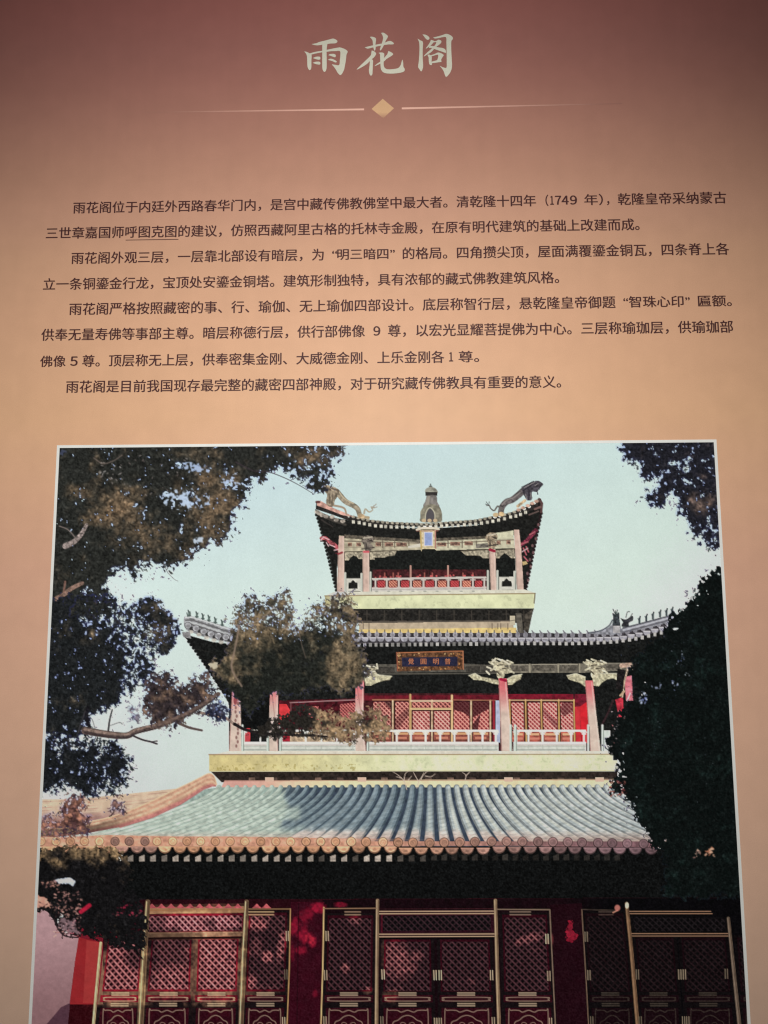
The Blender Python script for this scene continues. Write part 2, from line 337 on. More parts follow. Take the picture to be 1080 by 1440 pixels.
quad((486, 813.5), (508, 813.5), (508, 831), (486, 832), WH, (.08, 4)); poly(curve([(490, 828), (490.5, 820), (493, 819), (496.5, 816), (500, 819), (502.5, 820), (503, 827.5)]), (30, 30, 28))
quad((702, 811.5), (723, 811), (724, 829), (702, 830), WH, (.08, 4)); poly(curve([(705.5, 825), (706, 818), (708.5, 817), (712, 813.5), (715.5, 816.5), (719, 818), (719.7, 824.5)]), (32, 30, 28))
RB = (206, 196, 186)
quad((523, 813), (684, 810.5), (684.5, 813.5), (523, 815.5), RB)
quad((523, 826), (684, 824.5), (684, 833), (523, 833), (214, 208, 198), (.06, 3)); line([(524, 829.2), (684, 827.5)], 1, (158, 150, 142), .8); line([(524, 826.6), (684, 825)], 1, (196, 120, 116), .8)
xs_ = [528, 544, 561, 578, 595.5, 613, 630.5, 648, 665, 681]
for i, x in enumerate(xs_):
    line([(x, 814), (x, 827)], 2.6, RB); line([(x - 3, 815.5), (x + 3, 815.5)], 1.8, RB); line([(x - 2.5, 826.3), (x + 2.5, 826.3)], 1.6, RB)
for i in range(len(xs_) - 1):
    part('lattice_window')
    a, b = xs_[i] + 3, xs_[i + 1] - 3
    lattice(((a, 816.5), (b, 816.3), (b, 825.6), (a, 825.8)), (226, 160, 130) if i % 2 else (200, 84, 84), (140, 40, 48), 4., .42)
part('balustrade', 'posts and base of the top railing')
for x, y0, y1 in [(485.5, 806, 832), (508.5, 807, 832), (521, 805, 832), (686, 803, 831), (699.5, 803, 831), (723.5, 804, 831)]: line([(x, y0), (x, y1)], 3, (204, 204, 190)); line([(x + 1.3, y0 + 1), (x + 1.3, y1)], .9, (140, 146, 136), .8)
quad((470, 832.5), (738, 829), (753, 834), (457, 838), (222, 218, 198), (.06, 4))
for i in range(9): line([(528 + i * 17, 831.3), (531 + i * 17, 831.3)], 1., (130, 136, 128))
def fascia(name_label, P, g=(205, 206, 138), l=(206, 190, 112), xl=300, xr=520):
    part('fascia_board', name_label)
    f = lambda x, y: (np.asarray(l, float) + (np.asarray(g, float) - np.asarray(l, float)) * sstep(xl, xr, x)[..., None]) * (1 + .10 * (fbm(x, y, 12, 9, 3) - .5) * 2 - .07 * sstep(.6, .8, fbm(x, y, 4, 21, 2)))[..., None]
    poly(P, f)
fascia('yellow green board below the top gallery', [(457, 838.5), (752.5, 834.5), (751, 855.5), (457, 856)], (224, 226, 182), (200, 190, 140), 450, 520)
line([(457, 838), (752.8, 834.5)], 1.4, (150, 128, 92)); line([(752.3, 835), (751, 848)], 1.6, (120, 108, 84))
part('bracket_band', 'dark band of brackets below the top board')
poly([(457, 856), (751, 855.5), (738, 891), (730, 891), (727, 876), (500, 876), (490, 876)], (37, 35, 32), (.5, 3))
for i in range(10):
    x = 516 + i * 24.5; line([(x, 859), (x, 872)], 1.8, (74, 68, 60), .7); line([(x - 6, 873.3), (x + 6, 873.3)], 2, (84, 74, 66), .6); line([(x - 4, 864), (x + 4, 864)], 1.6, (66, 60, 54), .6)
line([(502, 874.8), (722, 873)], 1.6, (120, 110, 98), .7)
poly([(725, 862), (733, 862), (736, 891), (728, 891)], (98, 92, 82), (.3, 4)); poly([(738, 864), (750, 856), (743, 890), (736, 890)], (74, 68, 60), (.5, 3))
part('wall_strip', 'beige wall and yellow ridge above the middle roof')
quad((505, 876), (722, 874), (722, 886), (505, 886), (190, 172, 146), (.12, 5)); quad((505, 885), (726, 882.5), (727, 896), (503, 897), (226, 198, 130), (.14, 5))
for x in (511, 519, 692, 700, 704, 714): line([(x, 877), (x, 884)], 1.2, (120, 104, 88))
rect(717, 866, 724.5, 879, (198, 186, 160)); line([(717, 873), (724, 872)], 1, (120, 110, 96))

# ---- middle storey
part('middle_eave', 'dark underside of the middle roof')
poly([(257, 893), (264, 893), (300, 903), (330, 906), (400, 908), (500, 904), (700, 903), (840, 903), (900, 893), (940, 884), (945, 900), (910, 950), (890, 960), (885, 935), (714, 946), (520, 948), (500, 985), (340, 1030), (326, 1000), (320, 985), (308, 966), (296, 948), (285, 930), (275, 914), (266, 902)], (22, 23, 22), (.6, 2.6))
for i in range(20):
    t = i / 19; ell(266 + 62 * t, 902 + 84 * t + 8 * t * t, 2.8, 2.6, (22, 22, 22))
for i in range(6): line([(272 + i * 9, 912 + i * 14), (300 + i * 8, 918 + i * 14)], 1.3, (58, 56, 52), .4)
GL = (172, 170, 176)
part('middle_roof_tiles', 'grey glazed tiles along the left corner of the middle roof')
cr = [(259.5, 866), (266, 866.5), (292, 873), (325, 884)]
poly([(259, 867), (268, 866), (292, 873), (330, 885), (340, 905), (312, 902), (285, 895), (262, 886), (258.5, 876)], (150, 150, 152), (.4, 3))
for k, c in ((0, (214, 216, 214)), (4, (98, 96, 96)), (7.5, (196, 198, 196)), (10.5, (96, 92, 92))): line([(261, 868 + k), (270, 868 + k), (295, 875.5 + k), (327, 886.5 + k)], 2, c, .85)
for i, (x, y) in enumerate([(264.6, 879.6), (276, 883.5), (286.7, 888), (297, 891.3), (307, 894), (317.8, 896), (328, 898)]):
    part('tile_end'); ell(x, y, 5.2, 4.8, (72, 70, 72)); ell(x, y, 4.6, 4.2, (176, 176, 178), tex=(.25, 3)); ell(x + .4, y + .8, 2.8, 2.2, (140, 138, 140)); ell(x + 5, y + 4.5, 3, 3, (60, 58, 58))
    ell(x + 4, y + 9, 3.6, 2.6, (196, 188, 176), .85, tex=(.2, 3))
poly([(256, 889), (267, 888), (269, 898), (258, 896)], (142, 140, 140), (.3, 3))
part('middle_roof_tiles', 'row of drip tiles along the front of the middle roof')
mT = [(495, 896), (560, 896), (640, 896.2), (700, 896.5), (820, 896.5), (868, 895), (900, 888), (924, 882), (945, 876)]
poly([(495, 890), (730, 890), (827, 891), (868, 889), (900, 882), (945, 868), (945, 880), (920, 890), (900, 896), (868, 902), (820, 904), (495, 905)], (62, 58, 62), (.4, 3))
i = 0; x = 497.
while x < 944:
    y = float(yat(mT, x)); big = x > 725; part('drip_tile')
    ell(x + 5.4, y + 1.8, 5., 4.6, (168, 165, 172), .95, tex=(.22, 3), y0=y + .5); line([(x + 1, y + .8), (x + 9.8, y + .8)], 1.5, (202, 198, 200))
    ell(x, y - 3.6, 3.2, 4.2, (182, 178, 182) if not big else (150, 148, 154), .95, tex=(.2, 3)); ell(x, y - 3.2, 1.8, 2.6, (130, 126, 132), .7)
    line([(x, y - 10), (x, y - 7)], 1.4, (96, 92, 92)) if not big else line([(x - 2, y - 9.5), (x + 1, y - 5)], 1.6, (120, 118, 124))
    x += 11.; i += 1
x = 505.; i = 0
mR = [(495, 907), (700, 905), (740, 904.5), (800, 905), (830, 904), (868, 902), (900, 897), (933, 889), (945, 885)]
while x < 940:
    y = float(yat(mR, x)); b = .55 + .45 * rng2.random() if x < 720 else .95
    part('rafter_end'); rect(x - 2, y - 2.6, x + 2.2, y + 2.6, (196 * b, 192 * b, 186 * b)); x += 7.85 if x < 720 else 8.9
part('rear_ridge', 'grey ridge with ornaments on the right of the middle roof')
poly([(827, 891), (844, 888), (856, 882), (862, 876), (872, 876), (873, 884), (916, 872), (950, 863), (950, 872), (916, 882), (880, 889), (860, 893)], (142, 142, 148), (.3, 3))
for k, c in ((0, (78, 78, 86)), (3, (196, 196, 202)), (6, (94, 92, 98))): line([(876, 883 + k), (900, 877 + k), (917, 872.5 + k), (950, 863.5 + k)], 1.8, c, .85)
line(curve([(827, 890), (844, 887), (856, 880), (861, 872)]), 1.8, (84, 86, 96)); rect(862, 880, 872, 890, (176, 172, 172), (.2, 3))
poly(curve([(861, 880), (862, 868), (861, 862), (866, 864), (870, 861), (871, 870), (872, 880)]), (56, 60, 64), (.5, 2.4))
for a in ((862, 857), (865.5, 859), (868, 858)): line([(866, 865), a], 1.2, (56, 62, 62))
poly(curve([(872, 869), (880, 871), (889, 866), (890, 872), (884, 876), (884, 881), (874, 881), (876, 875)]), (52, 52, 56), (.5, 2.4)); line(curve([(880, 868), (882, 861), (885, 860)]), 1.1, (70, 74, 74)); line([(886, 868), (889, 863)], 1.1, (70, 74, 74))
for x, y in [(266, 866), (277, 868), (285.4, 870.5), (294, 873), (303, 876), (312.6, 879.5)]:
    part('ridge_beast'); line([(x, y), (x, y - 5)], 2.8, (92, 108, 102)); line([(x, y - 5), (x - 1.2, y - 7.5)], 2., (84, 98, 94)); line([(x - 2, y - 1), (x + 2, y - .5)], 1.5, (80, 92, 88)); line([(x + 1, y - 4), (x + 2, y - 6)], 1, (100, 112, 108))
line([(263, 862), (264, 867)], 1.4, (100, 112, 106)); line([(268, 862), (268, 866)], 1.4, (100, 112, 106))
for x, y in [(899, 876), (908.7, 873), (918, 870), (928, 867), (937, 865), (945, 863)]:
    part('ridge_beast'); line([(x, y), (x, y - 6)], 2.8, (66, 74, 78)); line([(x, y - 6), (x + 1.2, y - 9)], 2., (60, 68, 72)); line([(x - 1, y - 4), (x - 2, y - 6)], 1, (80, 88, 90))
part('gallery_interior', 'dark interior of the middle gallery')
poly([(322, 950), (512, 940), (823, 940), (900, 930), (905, 1058), (322, 1058)], (24, 25, 24), (.6, 2.6))
poly([(340, 945), (380, 945), (382, 1030), (340, 1025)], (14, 15, 15), (.6, 2.5))
part('beam', 'weathered carved beam over the middle gallery')
poly([(516, 934), (558, 934), (650, 933), (714, 936), (714, 946), (651, 945), (558, 946), (516, 947)], (84, 80, 72), (.35, 4))
poly([(714, 934), (800, 933), (890, 932), (890, 942), (820, 946), (714, 946)], (118, 112, 98), (.3, 4))
for x0, x1, y in [(718, 743, 935), (748, 783, 934.5), (787, 812, 934.5), (852, 872, 933), (525, 555, 937), (655, 675, 936), (680, 697, 936)]:
    rect(x0, y, x1, y + 9, (96, 90, 80) if x0 > 700 else (66, 62, 56), (.4, 2.6)); line([(x0, y), (x1, y)], 1, (172, 164, 144) if x0 > 700 else (110, 104, 92), .8)
for x in (716, 745, 785, 815, 873): line([(x, 934), (x, 945)], 1.6, (182, 172, 148), .8)
line([(520, 948), (714, 946.5)], 1.4, (150, 142, 126), .6)
part('plaque', 'carved gilt plaque with a dark blue field hanging over the middle gallery')
poly([(557.5, 917.5), (651, 915), (651.5, 941.5), (559, 944)], (96, 66, 46), (.5, 2.6))
for i in range(70):
    a = rng2.random(); e = rng2.random()
    if i % 3 == 0: x_, y_ = 559 + 91 * a, 918.5 + 4 * e
    elif i % 3 == 1: x_, y_ = 560 + 90 * a, 938 + 4 * e
    else: x_, y_ = (559 + 4 * e if a < .5 else 645.5 + 4 * e), 918 + 23 * rng2.random()
    line([(x_, y_), (x_ + 2.4 * (rng2.random() - .5), y_ + 2.4 * (rng2.random() - .5))], 1.3, [(196, 138, 80), (230, 196, 140), (60, 34, 26), (170, 108, 62)][i % 4], .85)
line([(558, 918), (651, 915.6)], 1.3, (176, 112, 76)); line([(558, 918), (559, 943)], 1.6, (150, 88, 66)); line([(651, 916), (651.5, 941)], 1.6, (176, 118, 86))
poly([(565, 924.6), (643.5, 923.5), (643.5, 936.5), (565.5, 937.5)], (40, 40, 62), (.2, 4))
part('lattice_window', 'red lattice windows at the centre of the middle gallery')
GO = (226, 192, 156)
poly([(500, 975), (706, 975), (706, 1058), (500, 1058)], (66, 28, 32), (.4, 4)); poly([(508, 978), (703, 977), (703, 985), (508, 985)], (104, 26, 38), (.3, 4))
for a, b in [(525, 549.6), (556, 575)]: lattice(((a, 987), (b, 987), (b, 1026), (a, 1026)), (236, 160, 144), (104, 32, 38), 6.2, .38)
lattice(((579.5, 987), (634, 987), (634, 995), (579.5, 995)), (234, 150, 134), (84, 28, 34), 6.2, .4)
for a, b in [(580.5, 604), (610.5, 632.7)]: lattice(((a, 999), (b, 999), (b, 1026), (a, 1026)), (244, 180, 164), (134, 42, 48), 6.2, .4)
for a, b in [(638, 660), (665, 687.5)]: lattice(((a, 987), (b, 987), (b, 1026), (a, 1026)), (240, 160, 144), (128, 38, 46), 6.2, .4)
poly([(556, 1010), (575, 995), (575, 1005), (560, 1026), (556, 1026)], (40, 20, 22), None, .35); poly([(540, 987), (556, 987), (556, 1005)], (30, 18, 20), None, .55); poly([(638, 987), (700, 987), (687, 997), (663, 1010), (652, 1002), (638, 998)], (50, 18, 24), None, .74); poly([(664, 1020), (676, 1002), (672, 1026), (664, 1026)], (46, 18, 24), None, .7)
for x in (552.5, 577, 607.5, 635.5, 662.5, 689.5): line([(x, 985), (x, 1044)], 3 if x in (577, 635.5) else 2.4, GO, tex=(.2, 4)); line([(x + 1.2, 986), (x + 1.2, 1044)], .9, (130, 96, 66), .7)
line([(577, 977), (577, 1044)], 3, (198, 160, 108)); line([(635.5, 978), (635.5, 1044)], 3, (216, 180, 132))
line([(524, 984), (576, 984)], 1.4, (186, 140, 100)); line([(637, 984), (697, 985)], 1.2, (170, 120, 90)); line([(578, 985.6), (635, 985.6)], 2.4, (230, 200, 166)); line([(578, 996.8), (635, 996.8)], 2.8, (224, 190, 140)); line([(580, 999.4), (634, 999.4)], 1.4, (60, 26, 28))
for a, b in [(525, 550), (556, 575), (580, 605), (610, 633), (638, 660), (665, 687)]:
    rect(a, 1028, b, 1043, (150, 84, 72), (.3, 4)); rect(a + 1, 1030, b - 1, 1033, (210, 160, 116)); rect(a + 3, 1036, b - 3, 1039.5, (198, 128, 104)); line([(a, 1041), (b, 1041)], 1.2, (90, 52, 44))
rect(697, 985, 703, 1044, (178, 184, 206), (.1, 5)); line([(694, 986), (695, 1044)], 3, (150, 44, 56))
part('lattice_window', 'four red lattice leaves right of the middle gallery')
poly([(714, 976), (836, 976), (836, 1058), (714, 1058)], (62, 24, 30), (.4, 4)); poly([(714, 976), (806, 976), (806, 984), (714, 983)], (118, 26, 42), (.25, 4))
for a, b in [(719, 736), (742, 759), (763, 783), (788, 805.5)]:
    lattice(((a, 988), (b, 988), (b + .5, 1026), (a + 1.4, 1026)), (244, 176, 162), (140, 40, 48), 6., .4); rect(a + 1, 1028, b + 1, 1043, (170, 90, 76), (.3, 4)); rect(a + 3, 1031, b - 1, 1034, (222, 170, 130)); rect(a + 3, 1037, b - 1, 1040, (206, 130, 110))
poly([(790, 988), (806, 988), (806, 1000), (792, 1008), (788, 1000)], (50, 18, 24), None, .5); poly([(764, 995), (783, 1015), (783, 1026), (764, 1005)], (50, 18, 24), None, .35)
for x in (716.5, 739, 761, 785.5, 807): line([(x, 984), (x + 1, 1044)], 2.2, (196, 156, 96)); line([(x + 2, 986), (x + 3, 1044)], 1, (70, 50, 36))
line([(715, 984.5), (807, 985)], 1.6, (214, 174, 130))
poly([(808, 992), (826, 985), (828, 1045), (810, 1045)], (196, 52, 58), (.14, 6)); poly([(808, 976), (830, 976), (830, 992), (808, 994)], (112, 28, 44), (.3, 4)); line([(816, 995), (818, 1044)], 1.6, (120, 24, 34)); poly([(815, 994), (825, 987), (827, 1044), (818, 1044)], (212, 40, 50), (.14, 6))
part('lattice_window', 'red windows behind the branches left of the middle gallery')
poly([(392, 985), (500, 982), (500, 1048), (392, 1048)], (74, 22, 30), (.5, 4)); poly([(393, 990), (403, 990), (409, 1000), (400, 1016), (392, 1018)], (216, 62, 66), (.15, 5))
lattice(((432, 993), (448, 993), (448, 1020), (432, 1020)), (220, 130, 120), (110, 34, 42), 4.7, .42); lattice(((478, 990), (500, 988), (500, 1010), (478, 1015)), (206, 120, 112), (100, 30, 40), 4.7, .42)
line([(408, 988), (500, 984)], 1.4, (170, 130, 130)); line([(409, 988), (409, 1005)], 1.2, (130, 90, 90))
poly([(342, 1024), (352, 1024), (352, 1046), (342, 1046)], (196, 60, 66), (.3, 5)); rect(396, 1028, 408, 1046, (170, 40, 56), (.4, 4)); rect(408, 1030, 470, 1045, (196, 170, 140), (.3, 4))
for x in (430, 452, 470): line([(x, 1028), (x, 1046)], 2, (210, 196, 170))
CB = (196, 188, 156)
for P in ([(512, 950), (532, 949), (551, 951), (548, 956), (540, 957), (530, 960), (522, 964), (514, 964)],
          [(659, 950), (668, 947), (675, 951), (690, 954), (703, 957), (703, 963), (692, 961), (680, 957), (666, 956)],
          [(713, 955), (722, 950), (734, 948), (732, 955), (726, 958), (720, 963), (714, 963)],
          [(797, 950), (810, 947), (823, 952), (823, 966), (815, 960), (804, 957), (799, 955)],
          [(833, 952), (842, 947), (874, 947), (876, 960), (868, 957), (862, 954), (854, 955), (846, 960), (842, 965), (834, 964)]):
    part('corbel', 'pale carved corbel under the middle beam'); poly(P, CB, (.35, 2.6)); line(P[:3], 1.4, (222, 216, 190), .8); line([P[3], P[4]], 1.2, (110, 100, 84), .8)
for cx, cy, s in [(704, 938, 1.15), (836, 938, 1.1), (519, 944, .8)]:
    part('bracket_dragon_head', 'pale carved dragon head at the top of a middle column')
    for (dx, dy, rx, ry, an) in [(-2, 0, 7, 6, 0), (6, 4, 8, 4, 0), (0, 9, 5, 6, 0), (-8, -5, 5, 3, 0), (6, -5, 8, 3, 0)]:
        ell(cx + dx * s, cy + dy * s, rx * s, ry * s, (186, 176, 148), tex=(.45, 2.6))
    for a, b in [((-14, -6), (-8, -3)), ((-12, 4), (-6, 1)), ((8, -8), (15, -5)), ((10, 4), (16, 7)), ((-4, -10), (2, -8)), ((-10, -9), (-4, -6))]:
        line([(cx + a[0] * s, cy + a[1] * s), (cx + b[0] * s, cy + b[1] * s)], 2.4, (208, 200, 172), tex=(.3, 3))
    for a, b in [((-4, -2), (3, -3)), ((2, 2), (9, 1)), ((-5, 5), (-1, 9)), ((4, -7), (10, -6))]:
        line([(cx + a[0] * s, cy + a[1] * s), (cx + b[0] * s, cy + b[1] * s)], 1.5, (72, 64, 54))
for a, b in [((684, 944), (688, 948)), ((685, 938), (690, 940)), ((706, 928), (716, 934)), ((693, 930), (697, 926)), ((530, 934), (531, 940)), ((512, 946), (527, 944))]: line([a, b], 2.4, (214, 206, 182))
part('corbel', 'pale gallery bracket and red column at the right corner of the middle storey')
line([(874, 936), (886, 935)], 6, (206, 172, 150), tex=(.3, 3)); poly([(878, 952), (888, 950), (890, 985), (880, 985)], (214, 120, 130), (.25, 4)); poly([(865, 984), (876, 980), (877, 1008), (870, 1008)], (176, 48, 62), (.35, 4))
line(curve([(884, 935), (880, 950), (877, 965), (875, 980)]), 2.4, (190, 166, 142), tex=(.3, 3)); line([(886, 975), (882, 985)], 2, (220, 190, 190)); line([(872, 978), (878, 972)], 2.6, (190, 160, 130)); line([(846, 1020), (856, 1000), (862, 985)], 3, (64, 40, 44), .7)
poly([(868, 940), (878, 942), (876, 972), (866, 968)], (30, 26, 26), (.5, 3))
COLS = [([(327, 963), (339.3, 963), (338.5, 996), (340, 1056), (322, 1056), (325, 1000)], 'leftmost'), ([(380, 966.5), (391.7, 966.5), (390.5, 1020), (391, 1058), (377, 1058)], 'second from the left'),
        ([(500.4, 956), (512, 956), (511, 1020), (515, 1058), (498, 1058)], 'third from the left'), ([(701, 954), (712.5, 954), (716, 1000), (721, 1059), (705, 1059), (703, 1010)], 'fourth from the left'),
        ([(822.5, 957), (833.6, 957), (838, 1000), (845, 1059), (830, 1059), (826, 1000)], 'fifth from the left')]
for P, l in COLS:
    part('column', l + ' column of the middle gallery, red at the top')
    f = lambda x, y: np.array([216, 112, 116.]) + (np.array([214, 192, 176.]) - np.array([216, 112, 116.])) * sstep(958, 1010, y)[..., None]
    poly(P, f, (.08, 6)); line([(P[1][0] - 1.6, 960), (P[2][0] - 1.6, P[2][1]), (P[3][0] - 2, P[3][1])], 1.6, (236, 206, 194), .55); line([(P[0][0] + .8, 958), (P[-2][0] + .8, P[-2][1])], 1.3, (150, 100, 96), .5)
line([(704, 955), (711, 957)], 4, (176, 30, 66), tex=(.4, 3)); ell(331, 985, 2.5, 6, (120, 40, 50), .7, False)
for y in range(965, 1050, 6): ell(333 + 5 * (rng2.random() - .5), y, 1.6, 2.4, (96, 50, 50), .55, False)
W2 = (228, 228, 214)
def rail(x0, x1, bal, yo=0.):
    part('balustrade', 'white railing bay of the middle gallery')
    quad((x0, 1026), (x1, 1026), (x1, 1029), (x0, 1029), W2); quad((x0, 1043), (x1, 1043), (x1, 1047), (x0, 1047), W2)
    quad((x0, 1047), (x1, 1047), (x1, 1056), (x0, 1056), (206, 208, 196), (.07, 4)); line([(x0, 1047.6), (x1, 1047.6)], 1, (170, 130, 120), .5); line([(x0 + 2, 1054.4), (x1 - 2, 1054.4)], 1.2, (124, 130, 122), .8); line([(x0, 1049.5), (x1, 1049.5)], .8, (150, 154, 146), .6)
    for b in bal:
        part('baluster'); line([(b, 1028), (b, 1044)], 3, W2); line([(b - 3.6, 1029.5), (b + 3.6, 1029.5)], 2.2, W2); line([(b - 2.4, 1032), (b + 2.4, 1032)], 1.8, W2); line([(b, 1048), (b, 1054)], 1.2, (176, 180, 168), .7)
rail(519, 701, [558, 578, 598.6, 619, 639, 659, 678.5, 697]); rail(722, 824, [726, 743, 763, 783, 803, 821]); rail(341, 378, [343, 366]); rail(393, 500, [396, 430, 452, 474, 496])
quad((846, 1027), (858, 1027), (858, 1057), (846, 1057), (206, 214, 204), (.1, 4))
rect(354, 1030, 365, 1043, (26, 26, 26), None); rect(345, 1031, 351, 1043, (190, 70, 76), None)
for x in (517, 718, 724.5, 827, 847, 341, 376.5, 394): line([(x, 1020), (x, 1057)], 3.2, (204, 214, 202)); line([(x + 1.7, 1022), (x + 1.7, 1056)], 1, (112, 122, 112), .8)
quad((322, 1056), (868, 1056), (868, 1062), (296, 1062), (222, 214, 196), (.06, 5))
fascia('long yellow green board below the middle gallery', [(294.4, 1061), (868, 1060.5), (868, 1084), (294.4, 1084.5)], (223, 226, 184), (210, 194, 136), 300, 620)
line([(294, 1061), (868, 1060.5)], 1.3, (150, 118, 88))
poly([(300, 1074), (500, 1074), (500, 1084), (300, 1084)], (150, 134, 70), None, 1, False, clip=lambda x, y: .5 * sstep(.55, .75, fbm(x, y, 3.4, 90, 2)))
line([(296, 1084.3), (868, 1083.8)], 1.2, (206, 190, 140), .7)
part('bracket_band', 'dark shadowed band below the long board')
poly([(297, 1085), (868, 1084.6), (868, 1098), (318, 1100), (312, 1100)], (46, 38, 34), (.4, 4))
for i in range(17): x = 350 + i * 31; rect(x, 1093.5, x + 9, 1098, (132, 106, 92) if i % 3 == 0 else (92, 74, 66), (.3, 3), .8)
part('roof_top_ridge', 'cream and pink top course of the lower roof')
f = lambda x, y: np.array([216, 164, 150.]) + (np.array([236, 214, 172.]) - np.array([216, 164, 150.])) * sstep(330, 470, x)[..., None]
poly([(316, 1097.5), (868, 1095.5), (868, 1110), (310, 1110)], f, (.08, 7)); line([(316, 1098), (868, 1096.5)], 1., (150, 104, 90), .6)
for x in (373, 503, 709, 837): rect(x, 1093, x + 12, 1099, (214, 180, 158))

# ---- lower roof
part('rear_hip_ridge', 'weathered ridge behind the left hip of the lower roof')
poly([(45, 1124), (90, 1124), (131, 1121), (201, 1114), (247, 1109), (262, 1112), (180, 1165), (40, 1178)], lambda x, y: np.array([206, 180, 154.]) - (np.array([206, 180, 154.]) - np.array([150, 112, 110.])) * sstep(1138, 1163, y + 8 * vnoise(x, y, 20, 3))[..., None], (.10, 7))
for k in range(11): line([(45, 1128 + 4.2 * k), (130, 1124.5 + 4.2 * k), (235, 1114 + 3.6 * k)], 1.3, [(160, 118, 104), (224, 200, 170), (180, 134, 122)][k % 3], .55, clip=lambda x, y: sstep(.25, .5, vnoise(x, y, 14, 8)))
part('roof_bed', 'bed of flat tiles between the tile rows')
TP = [(310, 1107), (866, 1107), (912, 1140), (925, 1196), (60, 1192), (88, 1176), (169, 1164), (214, 1150), (255, 1130), (287, 1110)]
def bed(x, y):
    a = np.array([150, 168, 158.]); b = np.array([56, 66, 80.]); c = np.array([78, 88, 96.])
    s = sstep(385, 430, x + 14 * vnoise(x, y, 9, 4))[..., None]; r = sstep(680, 800, x)[..., None]
    return (a + (b - a) * s) * (1 - r) + c * r
poly(TP, bed, (.2, 5))
rowid = None
def shade_m(x, y):                                                # where the print shows the roof in shade
    n = 22 * (fbm(x, y, 13, 66, 2) - .5)
    s = sstep(392, 404, x + n) * sstep(648, 560, x + n + (y - 1140) * .5)
    s = s * sstep(1176, 1158, y + n * .35) * (1 - .75 * sstep(1128, 1138, y + n * .4) * sstep(1158, 1148, y + n * .4) * sstep(428, 415, x + n))
    return s
for k in range(-24, 22):
    part('tile_row')
    xt = 605 + 12.35 * k; xb = 604 + 21.45 * k
    P = []
    for i in range(15):
        t = i / 14
        P.append((xt + (xb - xt) * t ** 1.5, 1107 + (1183 - 1107 + (1.5 if k > 8 else 0)) * t))
    left = k < -9
    def tcol(base_l, base_s):
        bl = np.asarray(base_l, float); bs = np.asarray(base_s, float)
        def f(x, y):
            m = shade_m(x, y)[..., None]
            w = sstep(1166, 1186, y)[..., None] * .75
            c = bl + (bs - bl) * m
            c = c * (1 - w) + np.array([204, 164, 148.]) * w * (1 - .25 * sstep(700, 880, x)[..., None]) if True else c
            j = .5 + .5 * np.sin(y * 1.05 + k * 2.1 + x * .35)
            return c * (1 - .07 * j[..., None] + .20 * (vnoise(x, y, 5, k) - .5)[..., None])
        return f
    if left:
        line(P, 6.4, tcol((158, 174, 162), (72, 86, 96)), w2=11.5); line([(x - .8, y - .8) for x, y in P], 4.0, tcol((184, 198, 184), (118, 134, 140)), w2=7.6); line([(x - 1.4, y - 1.6) for x, y in P], 1.3, tcol((204, 213, 198), (138, 152, 156)), .6, w2=2.6)
    else:
        s_ = 1 if k > 0 else -1; o = min(1., abs(k) / 4)
        line(P, 8.2, tcol((128, 134, 134), (74, 88, 98)), w2=14); line([(x - (.4 + .9 * o) * (1 if k < 1 else -.6), y - .7 * o) for x, y in P], 6.0, tcol((178, 186, 184), (120, 136, 144)), w2=10); line([(x - (1 + 1.2 * o) * (1 if k < 1 else -.8), y - 1.2 * o) for x, y in P], 2.6, tcol((212, 214, 200), (144, 158, 162)), .75, w2=4.6)
        line([(x - 1, y) for x, y in P[11:]], 9, tcol((222, 208, 196), (214, 200, 192)), .75, w2=12, clip=lambda x, y: sstep(1164, 1170, y + 3 * (vnoise(x, y, 7, 5) - .5)) * (.5 if k > 6 else 1))
    for j in range(2, 14):
        x, y = P[j]; w = 3 + 3 * j / 14
        line([(x - w, y + .8), (x, y + 2), (x + w, y + .8)], 1.1, (96, 108, 112), .30 if left else .22, False); line([(x - w * .6, y + 2.2), (x, y + 3.2), (x + w * .6, y + 2.2)], 1, (232, 236, 226), .12, False)
part('hip_ridge', 'curved orange and pink hip ridge at the left of the lower roof')
up = curve([(40, 1166), (100, 1160), (150, 1150), (196, 1134), (247, 1110), (266, 1101), (282, 1093), (294, 1087.5), (301, 1091), (305, 1103)])
lo = [(304, 1106), (297, 1106), (287, 1109), (255, 1130), (214.5, 1149), (169, 1163), (120.6, 1172), (88, 1176), (40, 1182)]
def hipc(x, y):
    t = np.clip((y - np.interp(x, [p[0] for p in up], [p[1] for p in up])) / np.maximum(4, np.interp(x, [p[0] for p in lo[::-1]], [p[1] for p in lo[::-1]]) - np.interp(x, [p[0] for p in up], [p[1] for p in up])), 0, 1)
    st = .5 + .5 * np.cos(t * 2 * math.pi * 3.2 + .6)
    a = np.array([222, 188, 156.]); b = np.array([198, 152, 126.]); p = np.array([186, 122, 114.])
    c = b + (a - b) * (st * (.72 + .5 * (vnoise(x * .6, y, 5, 44) - .5)))[..., None]
    c = c + (p - c) * sstep(.72, .86, t)[..., None]
    d = sstep(200, 130, x)[..., None] * .42 * sstep(.25, .6, t + .4 * vnoise(x, y, 16, 2))[..., None]
    return c * (1 - d)
poly(up + lo, hipc, (.14, 4)); line(up, 1.6, (232, 196, 156), .6)
line([(169, 1163.5), (214.5, 1149.5), (255, 1130.5), (287, 1109.5), (297, 1106)], 1.6, (176, 92, 92), .7)
part('eave_shadow', 'black shadow under the lower eave')
poly([(40, 1190), (930, 1190), (1060, 1190), (1060, 1275), (40, 1285)], (13, 14, 14), (.8, 2.4))
part('eave_tile_course', 'orange course along the lower roof edge')
